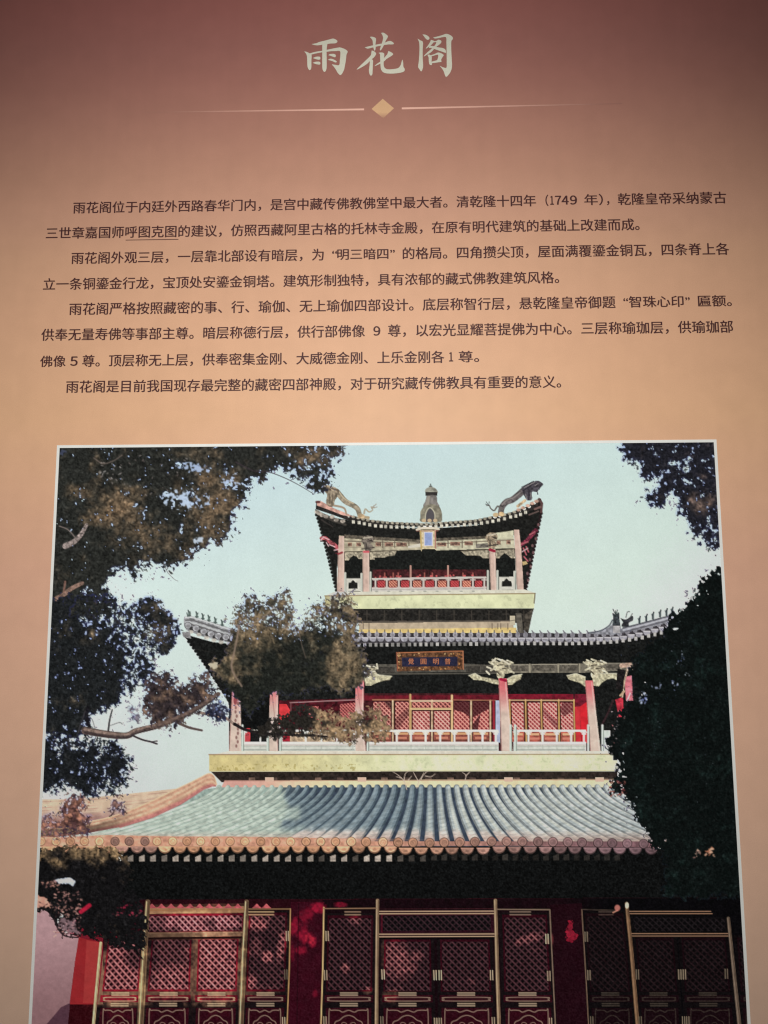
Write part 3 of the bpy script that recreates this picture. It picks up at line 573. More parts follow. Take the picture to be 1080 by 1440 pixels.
ce = [99, 119, 140, 162, 182, 204, 221, 243, 263, 282, 303, 323.7, 344.4, 366.7, 388, 408.7, 430.4, 451, 471.9, 494, 514.8, 538.5, 559.9, 580.6, 604, 624.6, 646.3, 667.7, 691.3, 712.4, 734.4, 756.5, 777.3, 798.4, 818.2, 840.9, 860.7, 881.8, 904.8, 926]
ce = [58, 79] + ce
poly([(45, 1176), (90, 1177), (150, 1174), (250, 1176), (320, 1176), (430, 1178), (600, 1180), (700, 1178), (930, 1181), (930, 1192), (700, 1189), (45, 1192)], lambda x, y: (np.array([206, 150, 124.]) + (np.array([120, 88, 92.]) - np.array([206, 150, 124.])) * sstep(480, 880, x)[..., None]), (.22, 5), clip=lambda x, y: np.where(y > 1183, 1, sstep(640, 420, x)) * 1.)
def eo(x):                                                        # colours of the eave tiles from left to right
    k = float(sstep(430, 900, x)); j = .78 + .32 * rng2.random()
    if 155 < x < 215: k = max(k, .55)
    return tuple(np.array([224, 166, 128]) * (1 - k) * j + np.array([128, 100, 104]) * k * j)
for i, x in enumerate(ce[:-1]):
    xm = (x + ce[i + 1]) / 2; y = 1190.5 if xm < 560 else (1192.5 if xm < 700 else 1190.8 + (xm - 700) * .008)
    part('drip_tile'); c = eo(xm); d = tuple(v * .55 for v in c)
    ell(xm, y, 9.2, 9.4, d, y0=y - .5); ell(xm, y - .2, 8.2, 7.8, c, tex=(.22, 4), y0=y + .3); line([(xm - 8.6, y + .2), (xm + 8.6, y + .2)], 1.3, tuple(min(255, v * 1.15) for v in c), .8)
    ell(xm, y + 4, 3, 1.6, d, .35)
for i, x in enumerate(ce):
    part('eave_tile_end'); y = float(np.interp(x, [99, 300, 500, 604, 700, 800, 905], [1183, 1183, 1183.6, 1185, 1183, 1184, 1186.5])); c = eo(x)
    rr = 5.5 if x < 480 else 6
    ell(x, y, rr + 1, rr + 1, tuple(v * (.66 if x < 430 else .5) for v in c)); ell(x, y - .3, rr, rr, tuple(min(255, v * 1.06) for v in c), tex=(.12, 4)); ell(x + .3, y + .5, rr - 1.9, rr - 1.9, tuple(v * .87 for v in c)); ell(x + .4, y + .8, rr - 2.8, rr - 2.8, tuple(min(255, v * 1.) for v in c), tex=(.2, 3))
x = 168.; i = 0
while x < 880:
    k = float(sstep(430, 640, x)); b = (1 - .72 * k) * (.52 + .4 * rng2.random()); y = 1206.5 if x < 600 else 1205
    if 430 < x < 500 and i % 3 == 0: b = .35
    if 505 < x < 560: b = .85
    rr = rng2.random()
    part('rafter_end'); poly([(x - 4, y - 3 * rr), (x + 4, y - 5), (x + 4, y + 4.6), (x - 4, y + 4.8)], (214 * b, 198 * b, 182 * b), (.2, 3)); x += 15.8 if x < 600 else 14.3; i += 1

# ---- ground floor
part('ground_floor_wall', 'dark red wall of the ground floor')
blob(170, 1380, 45, 60); blob(300, 1360, 45, 70); blob(240, 1375, 30, 35, .9); blob(280, 1296, 62, 16); cut(296, 1298, 10, 7, .2); cut(225, 1296, 12, 10, .25)
cut(240, 1340, 26, 22, .25, 30); cut(190, 1350, 20, 12, .2, 35)
blob(362, 1299, 16, 13, .9); blob(376, 1345, 9, 9, .95); blob(397, 1325, 7, 28, .8, 10); blob(355, 1380, 9, 14, .8); blob(362, 1330, 8, 18, .35)
cut(395, 1300, 18, 16, .1); cut(385, 1370, 22, 16, .08)
blob(240, 1393, 150, 14, .8, rag=.3); LM = LM * np.where((YY > 1413) & (XX > 95), 1 - .82 * sstep(1411, 1418, YY + 4 * (vnoise(XX, YY, 20, 5) - .5)), 1)
blob(120, 1425, 26, 3, .0); blob(500, 1292, 9, 8, .5); blob(486, 1361, 7, 7, .75); blob(517, 1392, 8, 6, .55)
blob(560, 1352, 22, 34, .62, -30); blob(584, 1345, 12, 8, .5, -20); cut(590, 1378, 26, 16, 0., -30); blob(548, 1400, 12, 12, .5)
blob(745, 1320, 22, 7, .55, -15); blob(752, 1335, 8, 3, .2); blob(868, 1276, 4, 4, .8); blob(663, 1380, 6, 6, .25)
LM = np.where(XX < 145, np.maximum(LM, .92 * (YY < 1412)), LM)
poly([(96, 1265), (1060, 1262), (1070, 1490), (90, 1490)], two((124, 28, 42), (36, 8, 15)), (.18, 8))
poly([(454, 1265), (1060, 1262), (1070, 1490), (452, 1490)], lambda x, y: np.array([20, 6, 11.]) + (np.array([7, 6, 8.]) - np.array([20, 6, 11.])) * sstep(780, 860, x)[..., None], (.3, 6))
part('side_wall', 'mauve side wall at the lower left corner')
poly([(40, 1274), (66, 1281), (75, 1290), (82, 1308), (113, 1318), (106, 1350), (98, 1412), (92, 1490), (30, 1490)], lambda x, y: np.array([172, 136, 138.]) + (np.array([132, 98, 100.]) - np.array([172, 136, 138.])) * sstep(1290, 1440, y)[..., None], (.05, 5))
poly([(99, 1410), (86, 1416), (76, 1428), (62, 1444), (40, 1490), (93, 1490)], (78, 50, 60), (.08, 5))
part('red_pillar', 'bright red corner pillar beside the mauve wall')
poly([(111, 1318), (142, 1325), (131, 1429), (126, 1490), (91, 1490), (98.6, 1412), (106, 1350)], two((148, 39, 42), (46, 8, 13)), (.07, 9)); poly([(122, 1322), (140, 1325), (131, 1410), (117, 1410)], two((170, 62, 58), (52, 9, 15)), (.07, 8), .7)
LM = np.where((XX < 133) & (YY > 1414), LM * .1, LM)
part('red_wall', 'deep red wall bay with bright dappled light between the door bays')
poly([(409, 1268), (456, 1268), (452, 1490), (404, 1490)], (50, 9, 21), (.14, 10))
redp = LM.copy(); LM = LM * 0
for b in [(448, 1277, 13, 8, 1, 0), (432, 1286, 14, 10, .7, -40), (415, 1302, 8, 14, .8, 30), (428, 1316, 10, 13, .85, 0), (438, 1322, 7, 10, 1, 0), (411, 1338, 4, 14, .5, 0), (424, 1336, 9, 7, .8, 0), (443, 1396, 4, 6, .5, 0), (479, 1272, 10, 4, .8, 0)]: blob(*b)
poly([(409, 1268), (500, 1268), (500, 1276), (456, 1278), (452, 1490), (404, 1490)], (200, 30, 62), None, 1, False, clip=lambda x, y: .68 * LM[(np.clip(y - CY0, 0, CH - 1)).astype(int), (np.clip(x - CX0, 0, CW - 1)).astype(int)])
poly([(430, 1300), (445, 1300), (445, 1345), (428, 1345)], (226, 70, 70), None, 1, False, clip=lambda x, y: .4 * sstep(.55, 1, LM[(np.clip(y - CY0, 0, CH - 1)).astype(int), (np.clip(x - CX0, 0, CW - 1)).astype(int)]) * vnoise(x, y, 8, 3))
LM = redp
line([(420, 1270), (417, 1490)], 1.6, (30, 6, 12), .7)
part('red_wall', 'nearly black red wall bay right of the middle doors')
poly([(774, 1272), (818, 1270), (828, 1490), (786, 1490)], (30, 8, 15), (.12, 10)); poly([(799, 1295), (803, 1293), (806, 1302), (804, 1308), (810, 1312), (811, 1320), (804, 1324), (797, 1320), (795, 1310), (798, 1303)], (150, 28, 48), (.3, 3), .8, False, 2.5, 4); ell(775, 1321, 3, 8, (150, 70, 70), .6, soft=.5, setid=False)

G1 = two((196, 160, 112), (96, 76, 58)); G2 = two((138, 100, 78), (20, 13, 15)); PK = two((226, 138, 134), (76, 45, 50)); HO = two((44, 12, 20), (11, 7, 9)); RD = two((150, 30, 46), (44, 8, 18)); GD = two((206, 168, 132), (128, 104, 90)); MK = two((210, 180, 140), (172, 150, 124))
def leaf(q0, q1, yl0, yl1, lit_l=None, dim=0., marks=True, lab=None, inset=7):
    """one door leaf: q0 / q1 = x of left and right edges at y=1300 and at y=1440"""
    part('door_leaf', lab)
    X = lambda e, y: q0[e] + (q1[e] - q0[e]) * (y - 1300) / 140.
    def band(y0, y1, c, i0=0., i1=0., tex=(.15, 5)): poly([(X(0, y0) + i0, y0), (X(1, y0) - i1, y0), (X(1, y1) - i1, y1), (X(0, y1) + i0, y1)], c, tex)
    dm = lambda f: (lambda x, y: f(x, y) * (1 - dim) + np.array([9, 7, 8.]) * dim)
    band(yl0 - 7, 1485, dm(G2)); band(yl0 - 4, yl1 + 3, dm(RD), inset - 2.5, inset - 2.5)
    lattice(((X(0, yl0) + inset, yl0), (X(1, yl0) - inset, yl0), (X(1, yl1) - inset, yl1), (X(0, yl1) + inset, yl1)), dm(PK), dm(HO), 9.4, .34)
    y = 1393
    band(y + 1, y + 5, dm(G2), 1, 1); band(y + 6, y + 16, dm(RD), 3, 3)
    xm = (X(0, 1404) + X(1, 1404)) / 2; hw = (X(1, 1404) - X(0, 1404)) / 2 - 9
    xc = (X(0, 1394) + X(1, 1394)) / 2
    L = curve([(xm - hw, 1404.5), (xm - hw + 2, 1402.3), (xm + hw - 2, 1402.3), (xm + hw, 1404.5), (xm + hw - 2, 1407), (xm - hw + 2, 1407), (xm - hw, 1404.5)], 4)
    line(L, 1.3, dm(GD)); line([(xc - 12, 1396), (xc + 12, 1396)], 1.5, dm(MK)); line([(xc - 12, 1399), (xc + 12, 1399)], 1.5, dm(MK))
    line([(xm - 12, 1411), (xm + 12, 1411)], 1.5, dm(MK)); line([(xm - 12, 1414), (xm + 12, 1414)], 1.5, dm(MK))
    band(1417, 1485, dm(RD), 5, 5); xm2 = (X(0, 1430) + X(1, 1430)) / 2; hw -= .5
    c = curve([(xm2 - hw, 1485), (xm2 - hw, 1424), (xm2 - hw + 3, 1420.5), (xm2 - hw * .5, 1420.5), (xm2 - hw * .3, 1423), (xm2, 1420.3), (xm2 + hw * .3, 1423), (xm2 + hw * .5, 1420.5), (xm2 + hw - 3, 1420.5), (xm2 + hw, 1424), (xm2 + hw, 1485)], 5)
    line(c, 1.5, dm(GD), .95)
    c = curve([(xm2 - hw * .72, 1450), (xm2 - hw * .7, 1438), (xm2 - hw * .45, 1434), (xm2 - hw * .25, 1429.5), (xm2, 1427.5), (xm2 + hw * .25, 1429.5), (xm2 + hw * .45, 1434), (xm2 + hw * .7, 1438), (xm2 + hw * .72, 1450)], 5)
    line(c, 1.5, dm(GD), .95)
    for s in (-1, 1):
        c = curve([(xm2 + s * 1.5, 1446), (xm2 + s * 3, 1439), (xm2 + s * 8, 1437.5), (xm2 + s * 10, 1441), (xm2 + s * 7, 1444)], 5); line(c, 1.3, dm(GD), .8)
def hinge(x, y, h=12, c=(206, 178, 140)):
    for d in (-1.6, 1.6): line([(x + d, y - h / 2), (x + d + .4, y + h / 2)], 1.5, c, .92)
leaf((150, 207), (134, 196), 1318, 1391, lab='leftmost lattice door leaf, half hidden by leaves')
leaf((211, 275), (199, 270), 1321, 1391, lab='second lattice door leaf from the left')
leaf((275, 341), (270, 336), 1321, 1391, lab='third lattice door leaf, brightly lit')
leaf((345, 408), (340, 404), 1287, 1391, lab='fourth lattice door leaf, in dappled light')
leaf((456, 529), (453, 527), 1291, 1392, lab='fifth lattice door leaf, dark')
leaf((536, 610), (534, 612), 1324, 1393, lab='sixth lattice door leaf, with a pink patch of light')
leaf((614, 692), (616, 697), 1324, 1393, lab='seventh lattice door leaf, dark')
leaf((702, 774), (706, 781), 1290, 1393, lab='eighth lattice door leaf, dark')
leaf((819, 882), (828, 895), 1288, 1393, dim=.66, lab='ninth lattice door leaf, nearly black')
leaf((888, 950), (898, 960), 1322, 1393, dim=.66, lab='tenth lattice door leaf, nearly black')
leaf((952, 1022), (962, 1036), 1322, 1393, dim=.66, lab='eleventh lattice door leaf, nearly black')
leaf((1030, 1090), (1041, 1100), 1322, 1393, dim=.66, lab='sliver of the last door leaf at the right edge')
part('transom_lattice', 'lattice panel above the left pair of doors')
poly([(206, 1272), (345, 1270), (343, 1320), (204, 1322)], two((190, 110, 90), (60, 36, 30)), (.2, 5))
poly([(208, 1276), (345, 1274), (345, 1283), (208, 1285)], two((222, 176, 124), (150, 110, 80)), (.1, 6)); line([(210, 1280), (345, 1278.5)], 1.2, (150, 96, 60), .7)
x = 214.
while x < 385:
    if not 342 < x < 350: poly(curve([(x - 7, 1277), (x - 3, 1273.5), (x, 1270.5), (x + 3, 1273.5), (x + 7, 1277)], 4), (176, 84, 88), (.25, 4))
    x += 13.4
poly([(208, 1285), (343, 1284), (343, 1310), (207, 1312)], two((168, 28, 50), (60, 12, 24)), (.15, 6)); lattice(((210, 1288), (341, 1287), (340, 1308), (209, 1310)), two((236, 156, 154), (100, 60, 64)), two((60, 12, 26), (16, 9, 12)), 8.6, .36)
poly([(206, 1311), (343, 1309.5), (343, 1316), (205, 1318)], two((200, 150, 116), (96, 72, 56)), (.2, 6)); line([(205, 1319.5), (342, 1318)], 3, (26, 12, 12)); line([(206, 1312), (343, 1310.5)], 1.2, two((232, 176, 140), (120, 90, 70)), .8)
part('transom_lattice', 'dark lattice panel above the middle pair of doors')
poly([(534, 1280), (697, 1279), (699, 1318), (534, 1318)], (40, 12, 22), (.2, 5)); lattice(((538, 1288), (690, 1287), (690, 1308), (538, 1309)), (52, 33, 38), (9, 7, 9), 9, .32); line([(537, 1286), (537, 1311)], 1., (120, 30, 44), .8); line([(537, 1286), (690, 1285.5)], .8, (90, 24, 36), .7)
for y in (1281, 1284.4, 1313, 1316.6): line([(533, y + .4), (697, y)], 1.6, (172, 144, 116)); 
line([(534, 1319.5), (697, 1319)], 3, (10, 7, 9)); line([(533, 1278), (700, 1277.5)], .9, (90, 40, 46), .6)
part('transom_lattice', 'nearly black lattice panel above the right pair of doors')
poly([(886, 1284), (1022, 1290), (1026, 1318), (890, 1318)], (11, 9, 10), (.2, 5)); lattice(((890, 1289), (1018, 1292), (1020, 1309), (892, 1310)), (28, 22, 24), (8, 7, 8), 9, .32)
for y, a, b in ((1281.3, 885, 999), (1284.6, 886, 1001), (1312.6, 888, 1024), (1316, 889, 1025)): line([(a, y), (b, y)], 1.5, (132, 100, 78))
def post(P, w, c, c2, lab, w2=None):
    part('gilt_post', lab); line(P, w, c, w2=w2, tex=(.15, 8)); 
    line([(x - w * .22, y) for x, y in P], w * .22, c2, .8); line([(x + w * .3, y) for x, y in P], w * .16, (60, 40, 28), .7)
post([(208, 1268), (203, 1340), (195, 1485)], 7, G1, (232, 202, 150), 'heavy gilt post left of the left doors', 10)
post([(347, 1268), (343, 1340), (337, 1485)], 6.5, G1, (236, 208, 160), 'heavy gilt post right of the left doors', 8)
post([(531, 1266), (530, 1360), (529, 1485)], 4.8, (132, 108, 84), (196, 172, 138), 'thin gilt post left of the middle doors', 5)
post([(696.6, 1266), (699, 1360), (703, 1485)], 4.8, (132, 108, 84), (196, 172, 138), 'thin gilt post right of the middle doors', 5.2)
post([(881, 1271), (888, 1340), (900, 1485)], 5, (112, 84, 62), (150, 118, 88), 'dim gilt post left of the right doors', 5.6)
post([(1024, 1291), (1030, 1350), (1044, 1485)], 4.4, (92, 78, 66), (140, 120, 102), 'dim gilt post right of the right doors', 5.6)
post([(142, 1326), (136, 1390), (128, 1485)], 4, (188, 168, 126), (216, 200, 160), 'slim gilt strip beside the red pillar', 4.6)
for P, w, c in [([(408.5, 1278), (407, 1360), (402, 1485)], 1.8, (166, 130, 86)), ([(455.5, 1276), (454, 1360), (450, 1485)], 2.2, (188, 158, 110)), ([(350, 1278), (408, 1278)], 1.4, (140, 112, 76)), ([(456, 1277.5), (529, 1277)], 1.6, (130, 100, 76)),
                ([(699, 1278.5), (773, 1279), (776, 1340), (783, 1485)], 1.7, (120, 100, 84)), ([(818, 1279), (823, 1360), (830, 1485)], 1.5, (110, 88, 72)), ([(818, 1278.6), (865, 1280)], 1.1, (70, 58, 50))]: part('gilt_strip'); line(P, w, c)
for a, b, c in [(350, 385, (214, 178, 130)), (485, 507, (170, 140, 112)), (717, 746, (150, 128, 108)), (842, 862, (84, 68, 60))]:
    for y in (1281, 1285): line([(a, y + 1), (b, y + 1)], 1.3, c)
line([(862, 1283), (868, 1280)], 2, (170, 120, 100)); ell(868, 1276.5, 4, 4.4, (190, 116, 104), .9, soft=.3); ell(881.5, 1273, 2.6, 4.5, (214, 196, 168))
for x, y, c in [(538.5, 1370, 1), (611.5, 1371, 1), (618.8, 1371, 1), (691, 1371, .9), (769, 1320, 1), (771.5, 1372, .8), (537, 1436, .6), (612.5, 1438, .9), (619, 1438, .8), (693.5, 1437, .8), (774, 1438, .8), (824, 1317, .6), (828, 1371, .65), (896, 1370, .55), (955.5, 1370, .7), (962, 1370, .7), (1021, 1369, .5), (832, 1436, .5), (900, 1436, .5), (961, 1436, .6), (967, 1436, .6), (404, 1316, .9), (402, 1370, .5), (460, 1316, .9), (458, 1371, .8), (457, 1436, .8), (399, 1437, .9)]:
    part('hinge_plate'); hinge(x, y, 13, tuple(v * c for v in (206, 182, 150)))
part('dark_shade', None)
# ---- twigs and trees of the printed picture
PARTS[-1] = ('bare_twig', 'pale bare twigs growing from the lower roof ridge')
for P in [[(572, 1110), (568, 1098), (560, 1090), (552, 1085)], [(568, 1098), (570, 1088), (576, 1083)], [(564, 1094), (557, 1092)], [(586, 1108), (590, 1097), (598, 1087), (602, 1084)], [(588, 1098), (583, 1089), (581, 1085)], [(598, 1091), (606, 1092), (612, 1088)], [(592, 1096), (596, 1086)], [(654, 1097), (655, 1090), (650, 1086)], [(655, 1091), (661, 1085)], [(574, 1097), (579, 1091)]]:
    line(curve(P), 1.3, (206, 186, 168), .85, w2=.8)
part('cypress_foliage', 'tangled brown spray over the left hip ridge')
foliage([(90, 1118), (118, 1112), (130, 1128), (122, 1145), (128, 1160), (126, 1174), (88, 1178), (60, 1175), (56, 1160), (70, 1140), (84, 1150)], (74, 50, 50), (150, 104, 84), 12, .5, .50, 4, 4, 21, 500, 5)
foliage([(160, 1118), (178, 1112), (170, 1128), (178, 1140), (172, 1146), (158, 1144), (150, 1142), (155, 1130)], (84, 62, 60), (120, 90, 80), 9, .4, .62, 3, 4, 22, 100, 4)
part('cypress_foliage', 'black lower foliage at the bottom left corner')
foliage([(40, 1200), (62, 1194), (90, 1190), (120, 1192), (150, 1190), (176, 1200), (182, 1216), (186, 1236), (176, 1250), (196, 1260), (206, 1290), (204, 1326), (200, 1344), (185, 1338), (163, 1332), (146, 1322), (120, 1318), (84, 1308), (76, 1290), (66, 1282), (40, 1276)],
        (17, 16, 17), (112, 92, 68), 22, .3, .16, 5, 4.5, 23, 2600, 8, litmap=lambda x, y: .12 + .46 * sstep(1226, 1198, y) + .3 * sstep(26, 8, np.hypot(x - 176, y - 1228)), fringe=0)
def speck(x0, y0, x1, y1, n, cols, s=1.6, seed=3):
    r = np.random.default_rng(seed)
    for _ in range(n):
        a, b = r.uniform(x0, x1), r.uniform(y0, y1)
        line([(a, b), (a + r.uniform(-3, 3), b + r.uniform(-2, 2))], r.uniform(1, s), cols[r.integers(len(cols))], .85, False)
poly([(75, 1240), (84, 1235), (100, 1234), (108, 1240), (103, 1246), (96, 1242), (84, 1243)], (206, 216, 236), (.15, 4), 1, False, 1.5)
poly([(50, 1258), (66, 1262), (72, 1275), (50, 1277)], (206, 150, 130), (.15, 4), 1, False, 2)
speck(60, 1238, 82, 1252, 26, [(206, 150, 132), (160, 110, 100), (30, 22, 24)], 2.2, 4); speck(78, 1254, 114, 1316, 150, [(176, 124, 116), (214, 160, 146), (22, 16, 18), (30, 20, 22), (120, 84, 80)], 2., 5)
poly([(84, 1290), (104, 1292), (112, 1312), (96, 1314), (84, 1304)], (186, 148, 154), None, .6, False, 3); speck(82, 1282, 114, 1318, 60, [(22, 16, 18), (34, 24, 26)], 2., 6)
line(curve([(76, 1292), (82, 1306), (92, 1316), (110, 1318)]), 2, (40, 28, 32), .9, False); line(curve([(114, 1282), (122, 1276), (126, 1273)]), 6, (176, 30, 56), .9, False, tex=(.3, 3))
speck(158, 1272, 204, 1288, 26, [(150, 34, 60), (120, 70, 70), (196, 60, 86), (60, 20, 30)], 2., 7); speck(52, 1268, 110, 1284, 40, [(20, 15, 17), (150, 110, 100)], 1.8, 8)

part('cypress_foliage', 'large dark cypress crown at the top left')
M1 = [(60, 600), (488, 600), (488, 628), (481, 641), (468, 645), (462, 655), (470, 668), (462, 684), (446, 692), (436, 684), (424, 672), (405, 664), (392, 656), (378, 668), (370, 680), (360, 668), (350, 676), (346, 690), (345, 705), (332, 718), (322, 733), (333, 757), (318, 748), (312, 768), (298, 762), (285, 772), (268, 776), (262, 790), (244, 796), (232, 806), (222, 790), (204, 796), (196, 812), (172, 802), (152, 812), (146, 830), (168, 842), (150, 870), (60, 870)]
def m1lit(x, y):
    a = .58 * np.exp(-(((x - 165) / 62) ** 2 + ((y - 725 - (x - 165) * .35) / 42) ** 2)) + .62 * np.exp(-(((x - 300) / 42) ** 2 + ((y - 700) / 58) ** 2)) + .35 * np.exp(-(((x - 450) / 50) ** 2 + ((y - 640) / 16) ** 2)) + .3 * np.exp(-(((x - 255) / 26) ** 2 + ((y - 770) / 26) ** 2))
    return .14 + a
foliage(M1, (37, 38, 35), (104, 87, 68), 24, .4, .30, 8, 5, 1, 9000, 10, litmap=m1lit, soft=.32, holemap=lambda x, y: .30 * np.exp(-(((x - 255) / 26) ** 2 + ((y - 700) / 14) ** 2)) + .3 * np.exp(-(((x - 272) / 30) ** 2 + ((y - 656) / 8) ** 2)) + .26 * np.exp(-(((x - 325) / 20) ** 2 + ((y - 678) / 14) ** 2)) + .22 * sstep(380, 430, x) + .16 * np.exp(-(((x - 220) / 50) ** 2 + ((y - 800) / 12) ** 2)) + .25 * np.exp(-(((x - 140) / 40) ** 2 + ((y - 830) / 14) ** 2)) - .19)
poly([(232, 690), (262, 686), (276, 700), (268, 716), (246, 712), (228, 704)], (196, 214, 236), (.05, 4), .95, False, 7, 4, clip=lambda x, y: sstep(.46, .58, fbm(x, y, 5, 14, 2)))
poly([(245, 652), (268, 646), (300, 660), (296, 668), (262, 662)], (180, 200, 232), None, .9, False, 5, 4, clip=lambda x, y: sstep(.52, .62, fbm(x, y, 5, 15, 2)))
poly([(262, 702), (290, 698), (300, 712), (280, 722)], (186, 206, 236), None, .9, False, 5, 4, clip=lambda x, y: sstep(.5, .6, fbm(x, y, 5, 16, 2)))
poly([(310, 668), (335, 664), (340, 680), (320, 690)], (190, 208, 236), None, .9, False, 4, 4, clip=lambda x, y: sstep(.56, .64, fbm(x, y, 4.5, 17, 2)))
poly([(84, 630), (92, 634), (90, 642), (84, 640)], (90, 100, 140), None, .5, False, 3)
poly([(270, 758), (288, 756), (286, 762), (274, 764)], (206, 220, 236), None, .9, False, 2)
speck(140, 650, 175, 685, 22, [(190, 184, 180), (150, 140, 136)], 1.5, 11); speck(175, 640, 300, 700, 30, [(150, 140, 136), (120, 108, 104)], 1.3, 12)
line(curve([(132, 644), (145, 652), (160, 648), (172, 640)]), 1.2, (150, 130, 120), .7, False)
line(curve([(332, 650), (356, 662), (378, 664), (400, 672), (420, 682), (440, 694)]), 1.8, (60, 50, 56), .9, w2=1.); line(curve([(230, 790), (236, 805), (246, 815), (250, 817)]), 1.1, (90, 84, 84), .8, w2=.8)
part('branch', 'weathered bare branch stubs in the left crown')
line(curve([(122, 738), (114, 752), (104, 762), (92, 768)]), 4.5, (158, 142, 136), .85, w2=8, tex=(.5, 2.6)); line(curve([(116, 820), (100, 828), (90, 836), (80, 842)]), 5, (150, 118, 104), .8, w2=7, tex=(.4, 3)); line([(92, 818), (90, 832)], 3, (150, 110, 96), .7)
line(curve([(84, 740), (96, 745), (106, 756)]), 1.6, (140, 126, 120), .7)

part('cypress_foliage', 'dark cypress mass at mid left with blue sky gaps')
M2 = [(50, 850), (90, 835), (128, 838), (150, 832), (163, 836), (166, 848), (183, 848), (190, 856), (192, 842), (201, 838), (221, 842), (230, 858), (247, 873), (254, 890), (243, 912), (226, 922), (214, 910), (212, 925), (216, 945), (203, 962), (186, 974), (176, 966), (169, 993), (158, 996), (149, 1002), (126, 1002), (122, 1032), (50, 1034)]
foliage(M2, (27, 29, 30), (100, 86, 68), 24, .3, .24, 7, 4.5, 2, 5200, 9, soft=.3, fringe=.7, holemap=lambda x, y: 2.1 * .34 * np.exp(-(((x - 142) / 44) ** 2 + ((y - 858) / 22) ** 2)) + 1.7 * .30 * np.exp(-(((x - 190) / 26) ** 2 + ((y - 915) / 52) ** 2)) + .22 * np.exp(-(((x - 222) / 22) ** 2 + ((y - 900) / 26) ** 2)) - .10, litmap=lambda x, y: .10 + .42 * np.exp(-(((x - 225) / 26) ** 2 + ((y - 875) / 30) ** 2)) + .5 * np.exp(-(((x - 128) / 18) ** 2 + ((y - 890) / 12) ** 2)) + .22 * np.exp(-(((x - 122) / 18) ** 2 + ((y - 975) / 16) ** 2)))
def gaps(x0, y0, x1, y1, n, seed, cols=((150, 166, 222), (196, 212, 236), (84, 96, 150)), s=2.6, el=None):
    r = np.random.default_rng(seed)
    for _ in range(n):
        a, b = r.uniform(0, 1), r.uniform(0, 1)
        if el and ((a - .5) ** 2 + (b - .5) ** 2) > .25: continue
        a = x0 + (x1 - x0) * a; b = y0 + (y1 - y0) * b
        ell(a, b, r.uniform(.6, max(.7, s)), r.uniform(.6, max(.7, s)), cols[r.integers(len(cols))], .85, False)
def gaps(x0, y0, x1, y1, n, seed, cols=((150, 166, 222), (196, 212, 236), (84, 96, 150)), s=2.6, el=None):
    r = np.random.default_rng(seed)
    for _ in range(n):
        a, b = r.uniform(0, 1), r.uniform(0, 1)
        if el and ((a - .5) ** 2 + (b - .5) ** 2) > .25: continue
        a = x0 + (x1 - x0) * a; b = y0 + (y1 - y0) * b; an = r.uniform(0, math.pi); le = r.uniform(.2, s * .9)
        line([(a, b), (a + le * math.cos(an), b + le * math.sin(an))], r.uniform(.7, max(.8, s * .8)), cols[r.integers(len(cols))], .8, False)
part('cypress_foliage', 'dark cypress mass below the long branch')
M3 = [(40, 1036), (70, 1034), (100, 1036), (152, 1036), (166, 1044), (180, 1062), (184, 1078), (172, 1088), (186, 1102), (164, 1106), (160, 1116), (138, 1108), (140, 1120), (120, 1122), (104, 1106), (80, 1108), (60, 1118), (40, 1120)]
foliage(M3, (23, 25, 27), (64, 60, 56), 22, .2, .26, 7, 4.5, 3, 2600, 8, fringe=.7, holemap=lambda x, y: .42 * np.exp(-(((x - 120) / 44) ** 2 + ((y - 1046) / 12) ** 2)) + .20 * sstep(110, 150, x) - .04)
line(curve([(152, 1036), (154, 1015), (158, 998)]), 3, (44, 38, 42), .95, w2=2); line(curve([(128, 1030), (122, 1005), (124, 995)]), 5, (24, 22, 26), .9)
for P in [[(134, 1025), (130, 1012), (126, 1008)], [(156, 1020), (168, 1016), (172, 1018)], [(120, 1000), (110, 1030)]]: line(curve(P), 1.2, (80, 74, 80), .8)
part('branch', 'long weathered branch reaching from the left tree towards the gallery')
BR = curve([(120, 1027), (140, 1031), (163, 1034), (180, 1034), (192, 1028), (224, 1020), (252, 1009), (281, 994), (307, 976)])
line(BR, 11, (84, 70, 66), w2=6, tex=(.35, 3)); line([(x - .5, y - 2) for x, y in BR], 4, (146, 124, 112), .8, w2=2.4, tex=(.3, 3)); line([(x, y + 3) for x, y in BR[:30]], 3, (52, 42, 44), .7, w2=2)
line(curve([(281, 1002), (300, 1006), (318, 1010), (330, 1019)]), 4, (140, 120, 110), w2=4, tex=(.3, 3)); line(curve([(330, 1018), (345, 1026), (370, 1031), (400, 1033), (430, 1034), (462, 1036)]), 4.4, (34, 28, 30), w2=3)
line(curve([(252, 1017), (266, 1023), (284, 1027)]), 4, (92, 78, 74), w2=3); line(curve([(186, 1034), (200, 1040), (212, 1043), (221, 1046)]), 2.6, (58, 50, 54), w2=2.4); line([(214, 1043), (221, 1042)], 1.6, (58, 50, 54))
part('cypress_foliage', 'brown foliage along the long branch')
M4 = [(209, 946), (226, 944), (240, 950), (247, 956), (253, 968), (262, 962), (268, 953), (280, 946), (289, 945), (297, 955), (308, 972), (300, 990), (284, 996), (262, 1008), (258, 1018), (246, 1022), (238, 1030), (228, 1022), (214, 1016), (203, 1006), (200, 990), (206, 968)]
foliage(M4, (44, 37, 39), (112, 90, 74), 14, .42, .40, 6, 4, 4, 1800, 7)
foliage([(180, 992), (190, 986), (198, 1000), (200, 1018), (184, 1022), (178, 1008)], (110, 104, 120), (150, 140, 140), 8, .4, .66, 4, 3.5, 5, 120, 4)
foliage([(283, 1000), (302, 982), (320, 990), (326, 1006), (318, 1016), (296, 1012)], (36, 38, 54), (80, 76, 80), 9, .3, .5, 4, 3.5, 6, 260, 5)
